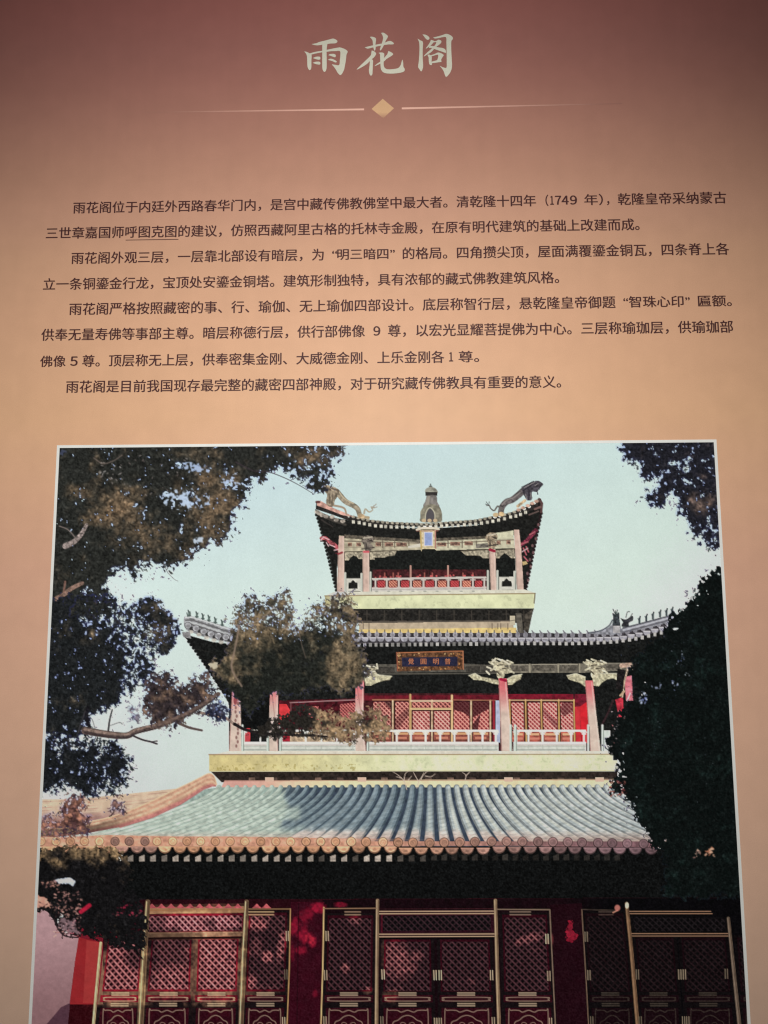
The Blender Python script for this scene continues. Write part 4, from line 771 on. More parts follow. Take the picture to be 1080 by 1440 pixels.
gaps(296, 976, 322, 1002, 26, 39, ((206, 220, 240), (150, 170, 226)), 2.6)
line([(x - .5, y - 1) for x, y in BR[30:]], 4.5, (112, 92, 82), .85, w2=4, tex=(.35, 3))
part('cypress_foliage', 'brown and dark foliage covering the left of the middle roof')
M5 = [(322, 906), (324, 880), (326, 866), (336, 850), (350, 837), (358, 834), (368, 845), (376, 852), (380, 838), (392, 834), (404, 830), (412, 842), (410, 858), (416, 884), (424, 876), (430, 862), (440, 846), (452, 850), (458, 846), (466, 834), (484, 834), (496, 846), (504, 864), (506, 884), (500, 898), (512, 918), (519, 935), (514, 955), (498, 966), (490, 982), (478, 976), (462, 966), (448, 968), (430, 975), (410, 985), (385, 968), (350, 1010), (338, 990), (326, 975), (310, 958), (296, 944), (300, 930), (318, 922)]
foliage(M5, (30, 32, 28), (114, 98, 76), 14, .5, .30, 7, 4.2, 7, 6500, 8, soft=.34, holemap=lambda x, y: .30 * np.exp(-(((x - 434) / 30) ** 2 + ((y - 868) / 24) ** 2)) + .14 * (y < 886) - .24 * sstep(885, 915, y),
        litmap=lambda x, y: .20 + .16 * (vnoise(x, y, 26, 93) - .5) + .42 * np.maximum(sstep(935, 872, y + .22 * (x - 400) + 30 * (vnoise(x, y, 18, 92) - .5)), np.maximum(sstep(446, 474, x), .8 * sstep(348, 330, x) * sstep(970, 950, y))) - .18 * np.exp(-(((x - 455) / 26) ** 2 + ((y - 895) / 20) ** 2)))
gaps(400, 850, 470, 895, 46, 41, ((206, 222, 232), (150, 160, 210), (190, 200, 220)), 2.4); gaps(330, 850, 400, 885, 40, 42, ((206, 222, 232), (150, 160, 210)), 1.8)
line(curve([(340, 965), (326, 940), (330, 915), (334, 895), (336, 880)]), 2.6, (150, 128, 112), .75, False); line(curve([(346, 878), (365, 872), (385, 855)]), 1.6, (160, 140, 120), .7, False); line(curve([(430, 925), (424, 905), (420, 885)]), 1.3, (120, 104, 92), .7, False)
poly([(294, 934), (300, 930), (308, 932), (304, 940), (296, 940)], (206, 196, 170), None, .9, False, 1.5)
part('cypress_foliage', 'low spray of brown foliage across the middle railing')
M6 = [(350, 1024), (372, 1018), (392, 1006), (404, 1002), (414, 992), (428, 988), (440, 990), (450, 1000), (462, 996), (476, 1002), (490, 1010), (500, 1000), (510, 1002), (520, 992), (532, 994), (541, 1004), (548, 1018), (547, 1030), (540, 1046), (528, 1040), (516, 1044), (506, 1036), (494, 1050), (484, 1046), (470, 1040), (450, 1036), (420, 1034), (396, 1036), (370, 1034), (352, 1030)]
foliage(M6, (36, 33, 29), (140, 116, 88), 13, .5, .36, 6, 4, 8, 2600, 7, litmap=lambda x, y: .08 + .55 * sstep(420, 460, x), fringe=.1, fuzz=0)

part('cypress_foliage', 'dark cypress branches hanging at the top right corner')
M7 = [(871, 600), (871, 628), (878, 638), (884, 648), (891, 653), (902, 654), (902, 670), (911, 677), (922, 674), (930, 682), (922, 688), (912, 694), (902, 700), (909, 706), (924, 711), (934, 707), (938, 696), (949, 692), (954, 704), (953, 721), (962, 730), (969, 740), (972, 752), (988, 764), (1000, 773), (1020, 772), (1020, 600)]
foliage(M7, (28, 28, 34), (104, 86, 76), 20, .25, .26, 7, 4.5, 9, 3200, 8, soft=.3, fringe=.6, holemap=lambda x, y: .30 * np.exp(-(((x - 960) / 15) ** 2 + ((y - 659) / 7) ** 2)) + .28 * np.exp(-(((x - 922) / 12) ** 2 + ((y - 678) / 9) ** 2)) + .26 * np.exp(-(((x - 998) / 14) ** 2 + ((y - 748) / 18) ** 2)), litmap=lambda x, y: .12 + .5 * np.exp(-(((x - 982) / 22) ** 2 + ((y - 705) / 22) ** 2)))
part('cypress_foliage', 'tall near-black cypress along the right edge')
M8 = [(1006, 800), (998, 804), (986, 812), (984, 826), (970, 838), (963, 852), (950, 860), (940, 868), (934, 880), (936, 894), (915, 902), (893, 914), (890, 932), (886, 953), (890, 962), (893, 975), (886, 986), (878, 992), (870, 1004), (866, 1022), (854, 1038), (852, 1052), (858, 1064), (869, 1076), (870, 1092), (857, 1101), (862, 1120), (878, 1118), (890, 1138), (897, 1157), (908, 1174), (921, 1194), (935, 1205), (935, 1262), (1070, 1262), (1070, 795)]
foliage(M8, (10, 15, 14), (17, 27, 25), 26, .3, .10, 6, 4.5, 10, 4200, 8, fringe=.12, contrast=.75)
gaps(898, 972, 910, 990, 24, 61, ((190, 200, 240), (140, 150, 210), (210, 220, 240)), 3., 1); gaps(915, 960, 930, 970, 10, 62, ((190, 200, 236),), 2.2); gaps(941, 955, 953, 970, 14, 63, ((206, 216, 236), (170, 180, 230)), 2.4, 1); gaps(942, 915, 962, 935, 12, 64, ((200, 210, 230), (110, 124, 170)), 1.6); gaps(963, 946, 970, 951, 4, 65, ((206, 216, 226),), 1.8)
gaps(900, 900, 1010, 1150, 26, 66, ((110, 120, 140), (150, 156, 168)), .9); gaps(860, 1000, 880, 1060, 16, 67, ((206, 190, 190), (190, 120, 120)), 1.8); gaps(870, 870, 990, 1000, 60, 69, ((60, 72, 100), (80, 92, 120)), 1.)
speck(975, 1194, 985, 1206, 9, [(206, 166, 146), (150, 110, 100)], 2., 71); speck(993, 1193, 1004, 1203, 16, [(222, 170, 140), (190, 120, 90)], 2.6, 72); speck(855, 1098, 880, 1120, 30, [(110, 50, 50), (60, 34, 36), (150, 90, 80)], 2.2, 73)

# the crispness of the print and its grain, stronger in the darks
B = CAN.copy()
B[1:-1, 1:-1] = (CAN[1:-1, 1:-1] * 2 + CAN[:-2, 1:-1] + CAN[2:, 1:-1] + CAN[1:-1, :-2] + CAN[1:-1, 2:]) / 6
leafy = np.isin(IDM, [i + 1 for i, (n, l) in enumerate(PARTS) if n == 'cypress_foliage'])[..., None]      # leaves print softer than the hard lines of the building
CAN = np.where(leafy, .35 * CAN + .65 * B, CAN + .55 * (CAN - B))
gr = np.random.default_rng(9).normal(0, 1, (CH, CW)); gs = gr.copy(); gs[1:-1, 1:-1] = .5 * gr[1:-1, 1:-1] + .15 * (gr[:-2, 1:-1] + gr[2:, 1:-1] + gr[1:-1, :-2] + gr[1:-1, 2:])
lumc = CAN.mean(-1)
CAN = np.clip(CAN + (gs * (.007 + .022 * np.exp(-((lumc - .12) / .10) ** 2)))[..., None], .012, 1)
# ---------------------------------------------------------------- helpers
def link(name, mesh, parent=None, mat=None, label=None):
    o = bpy.data.objects.new(name, mesh); sc.collection.objects.link(o)
    if parent is not None: o.parent = parent
    if mat is not None: mesh.materials.append(mat)
    if label: o['label'] = label
    return o
def lin(c):
    c = np.asarray(c, float); return np.where(c <= .04045, c / 12.92, ((c + .055) / 1.055) ** 2.4)
def lin8(*c): return tuple(float(v) for v in lin(np.array(c) / 255.)) + (1,)
def light_field(x, z):
    """light reaching the panel from the lamp set up at the top (cone, distance, slant) plus the room: turns colours seen in the photograph into colours of the print"""
    x = np.asarray(x, float); z = np.asarray(z, float); lp = np.array([LP.x, LP.y, LP.z - ZC]); lt = np.array([LT.x, 0, LT.z - ZC]); ax = (lt - lp) / np.linalg.norm(lt - lp)
    d = np.stack([x - lp[0], 0 * x - lp[1], z - lp[2]], -1); D = np.linalg.norm(d, axis=-1); h = sp_d.spot_size / 2
    t = np.clip(((d @ ax) / D - math.cos(h)) / (1 - math.cos(h)), 0, 1); e = t * t * (3 - 2 * t) * (-lp[1]) / D ** 3
    K = [0.0256, 0.0147, 0.0674, -0.3242, 0.0343, -0.2431, -0.2751, -0.2057, 0.6396, 0.9139, 0.5229]
    P = [1, x, z, x * x, x * z, z * z, z ** 3, x * x * z, x ** 4, x * x * z * z, z ** 4]
    return ((e * 1.86672 + 0.07882) * np.exp(sum(k * p for k, p in zip(K, P))))[..., None] * np.array([1.0209, 0.9956, 0.9579])
def mat_base(name, rough=.6, spec=.2):
    m = bpy.data.materials.new(name); m.use_nodes = True; nt = m.node_tree; b = nt.nodes['Principled BSDF']
    b.inputs['Roughness'].default_value = rough; b.inputs['Specular IOR Level'].default_value = spec
    return m, nt, b
def noise(nt, scale, detail=3., rough=.6, vec=None):
    n = nt.nodes.new('ShaderNodeTexNoise'); n.inputs['Scale'].default_value = scale; n.inputs['Detail'].default_value = detail; n.inputs['Roughness'].default_value = rough
    if vec is not None: nt.links.new(vec, n.inputs['Vector'])
    return n.outputs['Fac']
def rng_map(nt, v, a, b, c, d):
    n = nt.nodes.new('ShaderNodeMapRange'); nt.links.new(v, n.inputs[0])
    for i, k in zip((1, 2, 3, 4), (a, b, c, d)): n.inputs[i].default_value = k
    return n.outputs[0]
def mulc(nt, col, fac):
    n = nt.nodes.new('ShaderNodeVectorMath'); n.operation = 'SCALE'; nt.links.new(col, n.inputs[0]); nt.links.new(fac, n.inputs['Scale']); return n.outputs[0]
def math_(nt, op, a, b):
    n = nt.nodes.new('ShaderNodeMath'); n.operation = op
    for i, v in enumerate((a, b)):
        if isinstance(v, (int, float)): n.inputs[i].default_value = v
        else: nt.links.new(v, n.inputs[i])
    return n.outputs[0]
def surface_grain(nt, b, pos, amp=.05, bump=.12):
    g = noise(nt, 900., 2., .7, pos); l = noise(nt, 26., 4., .6, pos)
    k = math_(nt, 'MULTIPLY', rng_map(nt, g, .3, .7, 1 - amp, 1 + amp), rng_map(nt, l, .3, .7, 1 - amp * .5, 1 + amp * .5))
    bp = nt.nodes.new('ShaderNodeBump'); bp.inputs['Strength'].default_value = bump; bp.inputs['Distance'].default_value = .0004
    nt.links.new(noise(nt, 1400., 2., .6, pos), bp.inputs['Height']); nt.links.new(bp.outputs[0], b.inputs['Normal'])
    return k
# ---------------------------------------------------------------- materials
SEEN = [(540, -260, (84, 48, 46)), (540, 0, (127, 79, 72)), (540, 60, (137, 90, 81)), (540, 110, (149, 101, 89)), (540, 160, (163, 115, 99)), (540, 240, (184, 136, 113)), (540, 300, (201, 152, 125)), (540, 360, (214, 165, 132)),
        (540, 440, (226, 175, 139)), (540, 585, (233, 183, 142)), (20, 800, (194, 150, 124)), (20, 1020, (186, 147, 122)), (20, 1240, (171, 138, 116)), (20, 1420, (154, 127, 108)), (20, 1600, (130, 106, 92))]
def board_material():
    m, nt, b = mat_base('printed_panel_vinyl', .5, .22)
    tc = nt.nodes.new('ShaderNodeTexCoord'); sx = nt.nodes.new('ShaderNodeSeparateXYZ'); nt.links.new(tc.outputs['Object'], sx.inputs[0])
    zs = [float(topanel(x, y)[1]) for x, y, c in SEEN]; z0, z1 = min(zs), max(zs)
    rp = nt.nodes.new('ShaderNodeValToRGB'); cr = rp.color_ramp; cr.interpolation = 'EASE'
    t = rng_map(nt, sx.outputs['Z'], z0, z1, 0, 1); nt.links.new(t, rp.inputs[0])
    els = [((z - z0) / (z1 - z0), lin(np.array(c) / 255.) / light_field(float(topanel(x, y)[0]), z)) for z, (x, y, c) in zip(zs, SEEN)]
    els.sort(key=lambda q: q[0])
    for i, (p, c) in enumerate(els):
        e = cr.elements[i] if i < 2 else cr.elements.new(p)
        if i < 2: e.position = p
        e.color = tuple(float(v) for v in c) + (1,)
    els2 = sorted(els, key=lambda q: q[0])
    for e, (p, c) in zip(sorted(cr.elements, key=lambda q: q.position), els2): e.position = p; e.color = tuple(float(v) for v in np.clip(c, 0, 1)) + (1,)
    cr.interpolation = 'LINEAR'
    k = surface_grain(nt, b, tc.outputs['Object'], .07, .25)
    # faint vertical press bands of the large-format print
    mp = nt.nodes.new('ShaderNodeMapping'); mp.inputs['Scale'].default_value = (1, 1, .03); nt.links.new(tc.outputs['Object'], mp.inputs[0])
    k = math_(nt, 'MULTIPLY', k, rng_map(nt, noise(nt, 60., 2., .5, mp.outputs[0]), .3, .7, .99, 1.01))
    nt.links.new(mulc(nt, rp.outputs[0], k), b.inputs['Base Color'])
    return m
def ink_material(name, col, rough=.55, amp=.06):
    m, nt, b = mat_base(name, rough, .2); tc = nt.nodes.new('ShaderNodeTexCoord')
    rgb = nt.nodes.new('ShaderNodeRGB'); rgb.outputs[0].default_value = col
    nt.links.new(mulc(nt, rgb.outputs[0], surface_grain(nt, b, tc.outputs['Object'], amp, .15)), b.inputs['Base Color'])
    return m
def print_material():
    m, nt, b = mat_base('photographic_print', .6, .04); tc = nt.nodes.new('ShaderNodeTexCoord')
    at = nt.nodes.new('ShaderNodeAttribute'); at.attribute_name = 'ink'
    nt.links.new(mulc(nt, at.outputs['Color'], surface_grain(nt, b, tc.outputs['Object'], .05, .12)), b.inputs['Base Color'])
    return m
M_BOARD = board_material()
M_TEXT = ink_material('dark_brown_ink', lin8(74, 42, 42))
M_PHOTO = print_material()
M_BORDER = ink_material('white_print_border', (.80, .81, .775, 1))
# ---------------------------------------------------------------- wall and panel
def box_mesh(name, x0, x1, y0, y1, z0, z1, bev=0.):
    v = [(x, y, z) for x in (x0, x1) for y in (y0, y1) for z in (z0, z1)]
    f = [(0, 1, 3, 2), (4, 6, 7, 5), (0, 4, 5, 1), (2, 3, 7, 6), (0, 2, 6, 4), (1, 5, 7, 3)]
    me = bpy.data.meshes.new(name); me.from_pydata(v, [], f)
    if bev:
        import bmesh
        bm = bmesh.new(); bm.from_mesh(me); bmesh.ops.recalc_face_normals(bm, faces=bm.faces); bmesh.ops.bevel(bm, geom=bm.edges[:], offset=bev, segments=2, affect='EDGES'); bm.to_mesh(me); bm.free()
    return me
mw = ink_material('painted_gallery_wall', (.42, .36, .32, 1), .85, .04)
wall = link('wall', box_mesh('wall', -3.2, 3.2, .0135, .16, 0, 3.4), None, mw); wall['kind'] = 'structure'; wall['label'] = 'plain painted gallery wall behind the panel'
panel = bpy.data.objects.new('exhibition_panel', None); sc.collection.objects.link(panel); panel.location = (0, 0, ZC)
panel['label'] = 'printed exhibition panel, rose brown fading to peach, with Chinese title, text and temple photograph'; panel['category'] = 'exhibition panel'
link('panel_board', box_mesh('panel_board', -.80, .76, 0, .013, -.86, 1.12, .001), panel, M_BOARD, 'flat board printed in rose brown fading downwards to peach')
# ---------------------------------------------------------------- photograph: border and printed picture
lx = float(np.mean([topanel(81.3, 627)[0], topanel(55, 1130)[0], topanel(40.5, 1440)[0]])); rx = float(np.mean([topanel(1007.8, 617.5)[0], topanel(1054.5, 1440)[0]]))
tz = float(np.mean([topanel(81.3, 627)[1], topanel(1007.8, 617.5)[1]])); bz = float(topanel(540, 1474)[1]); BW = .0040
photo = link('printed_photograph', box_mesh('printed_photograph', lx, rx, -.0004, -.00002, bz, tz), panel, M_BORDER, 'large colour photograph of a tiered temple pavilion framed by dark cypresses')
for nm, r in (('left', (lx, lx + BW, bz, tz)), ('right', (rx - BW, rx, bz, tz)), ('top', (lx + BW, rx - BW, tz - BW, tz)), ('bottom', (lx + BW, rx - BW, bz, bz + BW))):
    link('photo_border', box_mesh('photo_border', r[0], r[1], -.0009, -.0004, r[2], r[3]), photo, M_BORDER)
gx, gy = np.meshgrid(np.arange(CW) + CX0 + .5, np.arange(CH) + CY0 + .5)       # one vertex per dot of the print
PXm, PZm = topanel(gx, gy)
cx_ = (PXm[:-1, :-1] + PXm[1:, 1:]) / 2; cz_ = (PZm[:-1, :-1] + PZm[1:, 1:]) / 2
IDC = IDM[:-1, :-1].copy()
IDC[(cx_ < lx + .0008) | (cx_ > rx - .0008) | (cz_ > tz - .0008) | (cz_ < bz + .0008)] = 0
ink = np.clip(lin(CAN) / light_field(PXm, PZm), .002, .9)
W1 = CW
allv = np.stack([PXm, np.full_like(PXm, -.0006), PZm], -1).reshape(-1, 3); allc = ink.reshape(-1, 3)
order = np.argsort(IDC, axis=None, kind='stable'); ids = IDC.reshape(-1)[order]
bounds = np.searchsorted(ids, np.arange(len(PARTS) + 2))
for k, (nm, lab) in enumerate(PARTS, 1):
    cells = order[bounds[k]:bounds[k + 1]]
    if len(cells) < 10: continue
    r, c = np.divmod(cells, CW - 1); a = r * W1 + c
    q = np.stack([a, a + W1, a + W1 + 1, a + 1], 1)
    u, inv = np.unique(q, return_inverse=True); inv = inv.reshape(-1)
    me = bpy.data.meshes.new(nm); me.vertices.add(len(u)); me.vertices.foreach_set('co', allv[u].ravel().astype(np.float32))
    me.loops.add(len(inv)); me.loops.foreach_set('vertex_index', inv.astype(np.int32))
    me.polygons.add(len(cells)); me.polygons.foreach_set('loop_start', np.arange(0, len(inv), 4, dtype=np.int32))
    me.update(calc_edges=True)
    at = me.attributes.new('ink', 'FLOAT_COLOR', 'POINT')
    at.data.foreach_set('color', np.concatenate([allc[u], np.ones((len(u), 1))], 1).ravel().astype(np.float32))
    link(nm, me, photo, M_PHOTO, lab)
# ---------------------------------------------------------------- lettering
def flat_mesh(name, polys, y0, step=0.):
    """flat ink shapes on the panel, one sheet above the other"""
    import bmesh
    bm = bmesh.new()
    for i, P in enumerate(polys):
        vs = [bm.verts.new((x, y0 - step * i, z)) for x, z in P]
        f = bm.faces.new(vs)
        if f.normal.y > 0 or True:
            f.normal_update()
            if f.normal.y > 0: f.normal_flip()
    bmesh.ops.triangulate(bm, faces=bm.faces[:])
    me = bpy.data.meshes.new(name); bm.to_mesh(me); bm.free(); return me
def title_char(label, ox, oy, strokes, mat):
    ps = []
    for S in strokes:
        S = curve(S + [S[0]], 4)[:-1]
        ps.append([tuple(float(v) for v in topanel(ox + a / 13.5, oy + b / 13.5)) for a, b in S])
    link('title_character', flat_mesh('title_character', ps, -.00015, .00003), panel, mat, label)
def title_mat(c): return c
lf = light_field(0, float(topanel(540, 78)[1]))
M_TITLE = ink_material('pale_celadon_ink', tuple(float(v) for v in lin8(190, 187, 168)[:3] / lf) + (1,), .5, .08)
title_char('pale brush-written character for rain, first of the title', 420, 40, [
    [(245, 298), (330, 282), (400, 256), (500, 232), (590, 208), (655, 194), (710, 215), (736, 242), (722, 270), (690, 284), (600, 288), (540, 298), (450, 310), (360, 322), (290, 314)],
    [(448, 270), (540, 262), (530, 420), (532, 600), (528, 770), (490, 826), (452, 770), (448, 600)],
    [(105, 436), (160, 450), (215, 478), (245, 500), (242, 620), (240, 750), (214, 792), (185, 770), (166, 710), (160, 560), (146, 492)],
    [(215, 474), (320, 446), (448, 428), (450, 452), (330, 476), (236, 498)],
    [(528, 410), (640, 386), (760, 364), (800, 366), (880, 396), (930, 440), (908, 500), (900, 580), (880, 700), (860, 790), (820, 866), (785, 886), (745, 850), (710, 790), (670, 730), (632, 686), (690, 692), (768, 696), (782, 600), (792, 500), (782, 432), (700, 432), (600, 436), (528, 444)],
    [(270, 566), (320, 542), (390, 538), (412, 556), (404, 592), (350, 592)], [(266, 656), (320, 636), (390, 634), (412, 656), (402, 688), (330, 680)],
    [(562, 510), (600, 488), (680, 488), (706, 520), (690, 550), (630, 532)], [(556, 600), (600, 578), (660, 590), (722, 630), (700, 650), (640, 624)]], M_TITLE)
title_char('pale brush-written character for flower, middle of the title', 495, 40, [
    [(240, 362), (310, 342), (400, 322), (500, 300), (600, 280), (680, 246), (740, 242), (796, 284), (770, 304), (680, 306), (560, 326), (460, 346), (380, 366), (300, 384)],
    [(338, 164), (380, 158), (440, 178), (456, 216), (446, 300), (448, 380), (432, 424), (412, 390), (398, 300), (386, 220)],
    [(552, 86), (600, 84), (660, 124), (682, 160), (640, 236), (604, 320), (570, 384), (540, 420), (530, 400), (550, 330), (580, 240), (588, 160)],
    [(374, 420), (420, 436), (458, 482), (420, 548), (370, 590), (290, 670), (200, 730), (90, 784), (150, 716), (260, 610), (350, 520), (366, 470)],
    [(350, 580), (396, 604), (396, 700), (390, 820), (386, 870), (362, 898), (336, 874), (322, 800), (334, 700), (340, 620)],
    [(500, 466), (560, 458), (610, 480), (608, 560), (600, 680), (620, 748), (680, 778), (800, 772), (880, 752), (922, 700), (940, 640), (958, 596), (972, 660), (976, 730), (1000, 770), (990, 816), (920, 842), (800, 858), (680, 858), (600, 838), (552, 780), (540, 680), (534, 560), (530, 490)],
    [(690, 432), (740, 452), (782, 490), (740, 530), (660, 580), (600, 636), (500, 690), (430, 716), (480, 670), (560, 616), (620, 550), (670, 490)]], M_TITLE)
title_char('pale brush-written character for pavilion, last of the title', 575, 36, [
    [(258, 168), (320, 176), (376, 212), (390, 248), (360, 272), (320, 250), (290, 210)],
    [(164, 248), (215, 280), (266, 316), (262, 450), (262, 620), (270, 760), (258, 830), (234, 870), (200, 830), (176, 780), (190, 660), (200, 480), (196, 330)],
    [(462, 226), (560, 204), (640, 180), (710, 158), (780, 180), (830, 220), (832, 262), (806, 300), (804, 450), (812, 620), (818, 780), (790, 880), (740, 950), (706, 974), (684, 940), (660, 870), (620, 806), (586, 766), (650, 794), (712, 800), (718, 700), (716, 500), (712, 330), (706, 226), (640, 222), (560, 240), (490, 246)],
    [(418, 272), (472, 292), (460, 330), (400, 390), (322, 440), (360, 380), (400, 320)],
    [(452, 300), (520, 294), (560, 270), (612, 290), (610, 330), (560, 376), (500, 420), (430, 500), (360, 545), (280, 588), (340, 520), (420, 450), (490, 380), (520, 318), (460, 322)],
    [(400, 386), (470, 392), (560, 416), (640, 428), (690, 456), (704, 500), (696, 520), (620, 494), (520, 460), (440, 430), (380, 424)],
    [(352, 560), (380, 552), (420, 572), (434, 600), (430, 690), (440, 730), (424, 754), (390, 736), (378, 680), (374, 610)],
    [(400, 570), (480, 546), (550, 514), (610, 528), (660, 560), (640, 600), (612, 650), (618, 690), (560, 700), (440, 716), (432, 690), (500, 670), (540, 650), (556, 580), (540, 556), (440, 582)]], M_TITLE)
def grad_ink(name, c0, c1, x0, x1):
    """ink that fades along x from full strength to the panel colour"""
    m, nt, b = mat_base(name, .5, .2); tc = nt.nodes.new('ShaderNodeTexCoord'); sx = nt.nodes.new('ShaderNodeSeparateXYZ'); nt.links.new(tc.outputs['Object'], sx.inputs[0])
    mx = nt.nodes.new('ShaderNodeMix'); mx.data_type = 'RGBA'; nt.links.new(rng_map(nt, sx.outputs['X'], x0, x1, 0, 1), mx.inputs[0]); mx.inputs[6].default_value = c0; mx.inputs[7].default_value = c1
    nt.links.new(mulc(nt, mx.outputs[2], surface_grain(nt, b, tc.outputs['Object'], .07, .2)), b.inputs['Base Color']); return m
lf2 = light_field(0, float(topanel(540, 153)[1])); sc8 = lambda *c: tuple(float(v) for v in lin8(*c)[:3] / lf2) + (1,)
def pp(*P): return [tuple(float(v) for v in topanel(a, b)) for a, b in P]
link('divider_line', flat_mesh('divider_line', [pp((205, 157.6), (512, 152.6), (512, 155.2), (205, 158.6))], -.00015), panel, grad_ink('divider_ink', sc8(224, 176, 156), sc8(160, 114, 99), float(topanel(500, 153)[0]), float(topanel(232, 157)[0])), 'thin pale divider line left of the diamond, fading out to the left')
link('divider_line', flat_mesh('divider_line', [pp((565, 151.2), (875, 145.2), (875, 146.2), (565, 153.9))], -.00015), panel, grad_ink('divider_ink', sc8(224, 176, 156), sc8(152, 107, 94), float(topanel(580, 153)[0]), float(topanel(858, 146)[0])), 'thin pale divider line right of the diamond, fading out to the right')
md, nt, b = mat_base('gold_diamond_ink', .5, .2); tc = nt.nodes.new('ShaderNodeTexCoord'); sx = nt.nodes.new('ShaderNodeSeparateXYZ'); nt.links.new(tc.outputs['Object'], sx.inputs[0])
mx = nt.nodes.new('ShaderNodeMix'); mx.data_type = 'RGBA'; nt.links.new(rng_map(nt, sx.outputs['Z'], float(topanel(538, 158)[1]), float(topanel(538, 167)[1]), 0, 1), mx.inputs[0]); mx.inputs[6].default_value = sc8(206, 164, 124); mx.inputs[7].default_value = sc8(166, 120, 100)
nt.links.new(mulc(nt, mx.outputs[2], surface_grain(nt, b, tc.outputs['Object'], .07, .2)), b.inputs['Base Color'])
link('diamond_ornament', flat_mesh('diamond_ornament', [pp((538.2, 139), (554, 152.3), (539, 166.5), (522.5, 153.3))], -.00015), panel, md, 'small gold diamond between the two divider lines')

def text_mesh(s):
    cu = bpy.data.curves.new('t', 'FONT'); cu.body = s; cu.size = 1.; cu.resolution_u = 3
    o = bpy.data.objects.new('t', cu); sc.collection.objects.link(o)
    bpy.context.view_layer.update(); dg = bpy.context.evaluated_depsgraph_get()
    me = bpy.data.meshes.new_from_object(o.evaluated_get(dg)); bpy.data.objects.remove(o)
    n = len(me.vertices); co = np.zeros(n * 3, np.float32); me.vertices.foreach_get('co', co); co = co.reshape(-1, 3)
    tri = [tuple(p.vertices) for p in me.polygons]; bpy.data.meshes.remove(me)
    return co, tri
EM = None
def text_part(segs, yl, yr, xa, xb, label, name='text_line', parent=None, mat=None, ydepth=-.00015, em=None, bold=.00036):
    """segs: (string, left px, right px) of ink; yl / yr: pixel height of the line's middle at xa / xb"""
    V = []; T = []; n = 0
    zl = float(topanel(xa, yl)[1]); zr = float(topanel(xb, yr)[1])
    for s, x0, x1 in segs:
        co, tri = text_mesh(s)
        pa = float(topanel(x0, yl + (yr - yl) * (x0 - xa) / (xb - xa))[0]); pb = float(topanel(x1, yl + (yr - yl) * (x1 - xa) / (xb - xa))[0])
        a, b_ = co[:, 0].min(), co[:, 0].max(); sx_ = (pb - pa) / (b_ - a); sz = em or (sx_ if len(s) > 6 else EMS)
        x = pa + (co[:, 0] - a) * sx_; z = (zl + (zr - zl) * (x - pa) / max(1e-6, (float(topanel(xb, yr)[0]) - pa)) if False else (zl + zr) / 2) + (co[:, 1] - .36) * sz
        bd = bold * (1.5 if any('０' <= c <= '９' for c in s) else 1)
        for j, (ox, oz) in enumerate(((-bd, 0), (bd, 0), (0, bd))):        # ink spread: three sheets of the same print, a hair apart
            V += [(float(p) + ox, ydepth - .00002 * j, float(q) + oz) for p, q in zip(x, z)]; T += [tuple(i + n for i in t) for t in tri]; n = len(V)
    me = bpy.data.meshes.new(name); me.from_pydata(V, [], T)
    import bmesh
    bm = bmesh.new(); bm.from_mesh(me)
    for f in bm.faces:
        if f.normal.y > 0: f.normal_flip()
    bm.to_mesh(me); bm.free()
    return link(name, me, parent or panel, mat or M_TEXT, label)
EMS = .0186
text_part([('雨花阁位于内廷外西路春华门内，是宫中藏传佛教佛堂中最大者。清乾隆十四年', 103.3, 753.5), ('（', 767.2, 771), ('１', 774, 778.4), ('７', 780.8, 788.8), ('４', 790, 799.4), ('９', 801.8, 811), ('年）', 821.8, 847.6), ('，', 853.5, 856.5), ('乾隆皇帝采纳蒙古', 869, 1021)], 293, 278, 103, 1021, 'first line of dark brown text, indented, with the year 1749')
l2 = text_part([('三世章嘉国师呼图克图的建议，仿照西藏阿里古格的托林寺金殿，在原有明代建筑的基础上改建而成。', 65, 899)], 328, 316.5, 65, 899, 'second line of text, with four underlined characters')
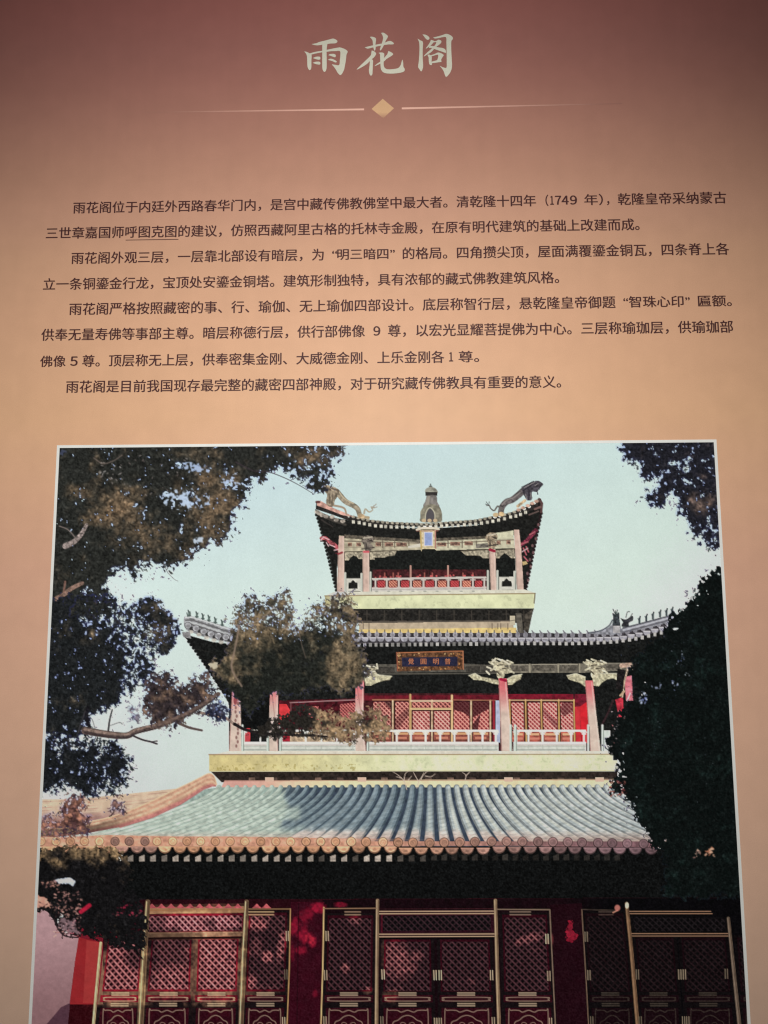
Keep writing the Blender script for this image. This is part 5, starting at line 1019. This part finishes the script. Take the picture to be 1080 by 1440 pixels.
link('underline', flat_mesh('underline', [pp((176.7, 337.2), (251, 336.1), (251, 337.1), (176.7, 338.2))], -.00015), l2, M_TEXT)
text_part([('雨花阁外观三层，一层靠北部设有暗层，为', 100.7, 455), ('“', 467.3, 474), ('明三暗四', 474.5, 546), ('”', 549, 555), ('的格局。四角攒尖顶，屋面满覆鎏金铜瓦，四条脊上各', 566.6, 1024.9)], 364, 350, 100, 1025, 'third line of text, indented, running to the right edge')
text_part([('立一条铜鎏金行龙，宝顶处安鎏金铜塔。建筑形制独特，具有浓郁的藏式佛教建筑风格。', 61, 786)], 399.3, 391.4, 61, 786, 'fourth line of text, ending before the right third')
text_part([('雨花阁严格按照藏密的事、行、瑜伽、无上瑜伽四部设计。底层称智行层，悬乾隆皇帝御题', 97.7, 865.2), ('“', 876.9, 883), ('智珠心印', 884.5, 961), ('”', 964, 969.8), ('匾额。', 981.7, 1028.6)], 435.7, 422.7, 98, 1028, 'fifth line of text, indented, ending in a quoted inscription')
text_part([('供奉无量寿佛等事部主尊。暗层称德行层，供行部佛像', 58.3, 513), ('９', 525.4, 534.5), ('尊，以宏光显耀菩提佛为中心。三层称瑜珈层，供瑜珈部', 545.8, 1030.5)], 471.7, 459.4, 58, 1030, 'sixth line of text, with the numeral 9')
text_part([('佛像', 56.7, 92.3), ('５', 99.3, 109), ('尊。顶层称无上层，供奉密集金刚、大威德金刚、上乐金刚各', 116, 624.6), ('１', 631.8, 636.8), ('尊。', 645, 673.5)], 507.7, 502.8, 56, 673, 'seventh line of text, with the numerals 5 and 1')
text_part([('雨花阁是目前我国现存最完整的藏密四部神殿，对于研究藏传佛教具有重要的意义。', 93.3, 788.7)], 544, 537.6, 93, 789, 'eighth and last line of text, indented')
M_PLQ = ink_material('plaque_gilt_ink', tuple(float(v) for v in lin8(176, 108, 72)[:3] / light_field(.06, -.18)) + (1,))
for ch, x in (('覺', 578), ('圓', 595.5), ('明', 613), ('普', 629.5)):
    text_part([(ch, x - 4, x + 4)], 930.2, 930.2, x - 4, x + 4, None, 'plaque_character', photo, M_PLQ, -.0008, .0086, .00012)
